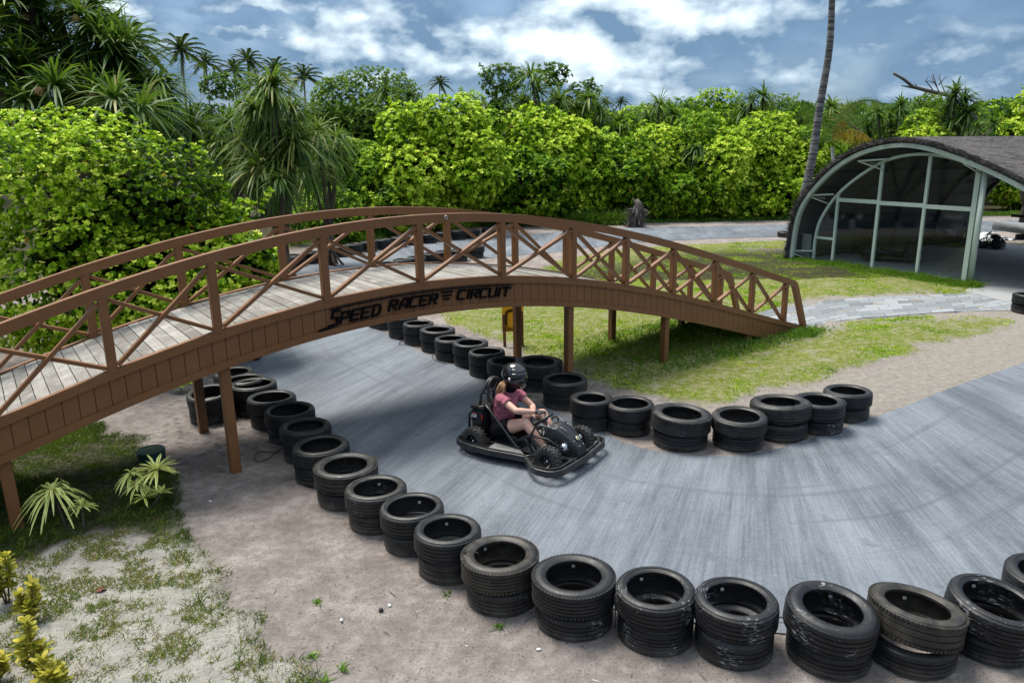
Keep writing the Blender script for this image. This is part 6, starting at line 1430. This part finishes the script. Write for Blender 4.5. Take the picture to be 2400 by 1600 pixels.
# ---- drum, leaf, cones, shells
p = G(357, 1078); mb = MB(); mb.lathe([(0, .13), (.10, .132), (.135, .125), (.15, .14), (.158, .13), (.15, .0), (0, 0)], 30, None, False); o = mb.build('drum', simple('dark_green_plastic', (.010, .045, .036), .5, var=.2), None, tuple(p)); autosmooth(o, 30); tag(o, 'squat dark green plastic drum half hidden in the shaded grass', 'drum')
p = G(233, 1380, .01); q = QM(); rosettes(q, np.array([[0, 0, 0.]]), np.array([[0, 0, 1.]]), 7, .05, .05, .5, OB3, (60, 100)); lf = q.build('dead_leaf', simple('brown_dry_leaf', (.11, .035, .018), .8)); lf.location = tuple(p); tag(lf, 'crumpled reddish-brown dead leaf on the pale sand', 'leaf')
p = G(893, 1429, .012); mb = MB(); mb.lathe([(0, -.018), (.012, -.014), (.02, 0), (.013, .014), (0, .018)], 14, None, False); o = mb.build('seed_pod', simple('black_seed', (.012, .010, .010), .6), None, tuple(p)); tag(o, 'small round black seed pod on the brown sand', 'seed pod')
shell_m = simple('white_shell', (.7, .7, .68), .5)
for (x, y, lb) in ((493, 1174, 'small white shell on the sand left of the front tyres'), (1263, 1521, 'white pebble on the sand at the bottom in the middle'), (800, 1452, 'white chip on the sand below the tyre row'), (913, 1418, 'white chip beside the black seed pod')):
    p = G(x, y, .008); mb = MB(); mb.lathe([(0, -.006), (.012, -.004), (.016, .002), (.008, .010), (0, .012)], 7, None, False); o = mb.build('shell', shell_m, None, tuple(p)); o.scale = (1.3, .8, 1); o.rotation_euler[2] = x; tag(o, lb, 'shell')
# ---- covered boat and plastic sheet behind the shelter
root = empty('covered_boat', tuple(G(2385, 560))); tag(root, 'boat under a grey tarpaulin behind the open end of the shelter', 'boat'); V = []; Fs = []
for i in range(13):
    t = i / 12; x = -.9 + 2.6 * t; w = .42 * (1 - (1 - t) ** 3) + .10; ht = .62 - .12 * t + .10 * (1 - t) ** 2
    for k in range(9): a = pi * k / 8; V.append((x, -cos(a) * w, ht * .45 + (ht * .55) * sin(a) ** .7 + .015 * sin(i * 2.3 + k)))
    for k in (8, 0): V.append((x + .05, (1 if k == 8 else -1) * w * .55, .16 + .2 * (1 - t) ** 3))
for i in range(12):
    for k in range(10): Fs.append((i * 11 + k, i * 11 + k + 1, i * 11 + 12 + k, i * 11 + 11 + k))
    Fs.append((i * 11 + 10, i * 11, i * 11 + 11, i * 11 + 21))
Fs += [tuple(range(11)), tuple(132 + k for k in range(11))[::-1]]
mb = MB(); mb.add(V, Fs, True); mb.build('tarpaulin', simple('grey_tarpaulin', (.17, .18, .18), .6, var=.25, scale=4, bump=.01), root)
tm_ = simple('dark_trestle', (.03, .03, .03), .7); mb = MB(); mb.box((.2, 0, .08), (.5, .3, .2), None, .02); mb.build('trestle', tm_, root); mb = MB(); mb.box((1.2, 0, .08), (.3, .4, .2), None, .02); mb.build('trestle', tm_, root); root.rotation_euler[2] = -.25
p = G(2322, 560); bm = bmesh.new(); bmesh.ops.create_grid(bm, x_segments=22, y_segments=14, size=.5)
for v in bm.verts: v.co.z = .03 + .22 * max(0, 1 - (v.co.x + .1) ** 2 * 5 - v.co.y ** 2 * 5) + .03 * sin(v.co.x * 23 + v.co.y * 7) + .02 * sin(v.co.y * 31); v.co.x *= 1.2
me = bpy.data.meshes.new('plastic_sheet'); bm.to_mesh(me); bm.free(); me.materials.append(simple('pale_plastic_sheet', (.42, .45, .46), .3, var=.3, scale=5)); o = bpy.data.objects.new('plastic_sheet', me); COL.objects.link(o); o.location = tuple(p); sm = o.modifiers.new('t', 'SOLIDIFY'); sm.thickness = .006; tag(o, 'crumpled pale plastic sheet on the shelter floor by the boat', 'sheet')
# small tree seen through the shelter
tp = G(2392, 528); root = empty('small_tree', tuple(tp)); tag(root, 'thin forked tree seen through the open shelter', 'tree'); mb = MB(); mb.tube([(0, 0, -.1), (.05, 0, .8), (.25, 0, 2.2)], [.12, .10, .07], 8); mb.tube([(.05, 0, .8), (-.2, 0, 1.5), (-.3, 0, 2.3)], [.08, .06, .05], 8); mb.build('trunk', bark, root)
q = QM(); P = np.array([.1, 0, 2.9]) + rand_dirs(220) * rng.uniform(.3, 1.1, (220, 1)); rosettes(q, P, rand_dirs(220, 0, 1), 7, .2, .09, .5, OB2); q.build('crown', bright, root)
print('objects', len(COL.objects))
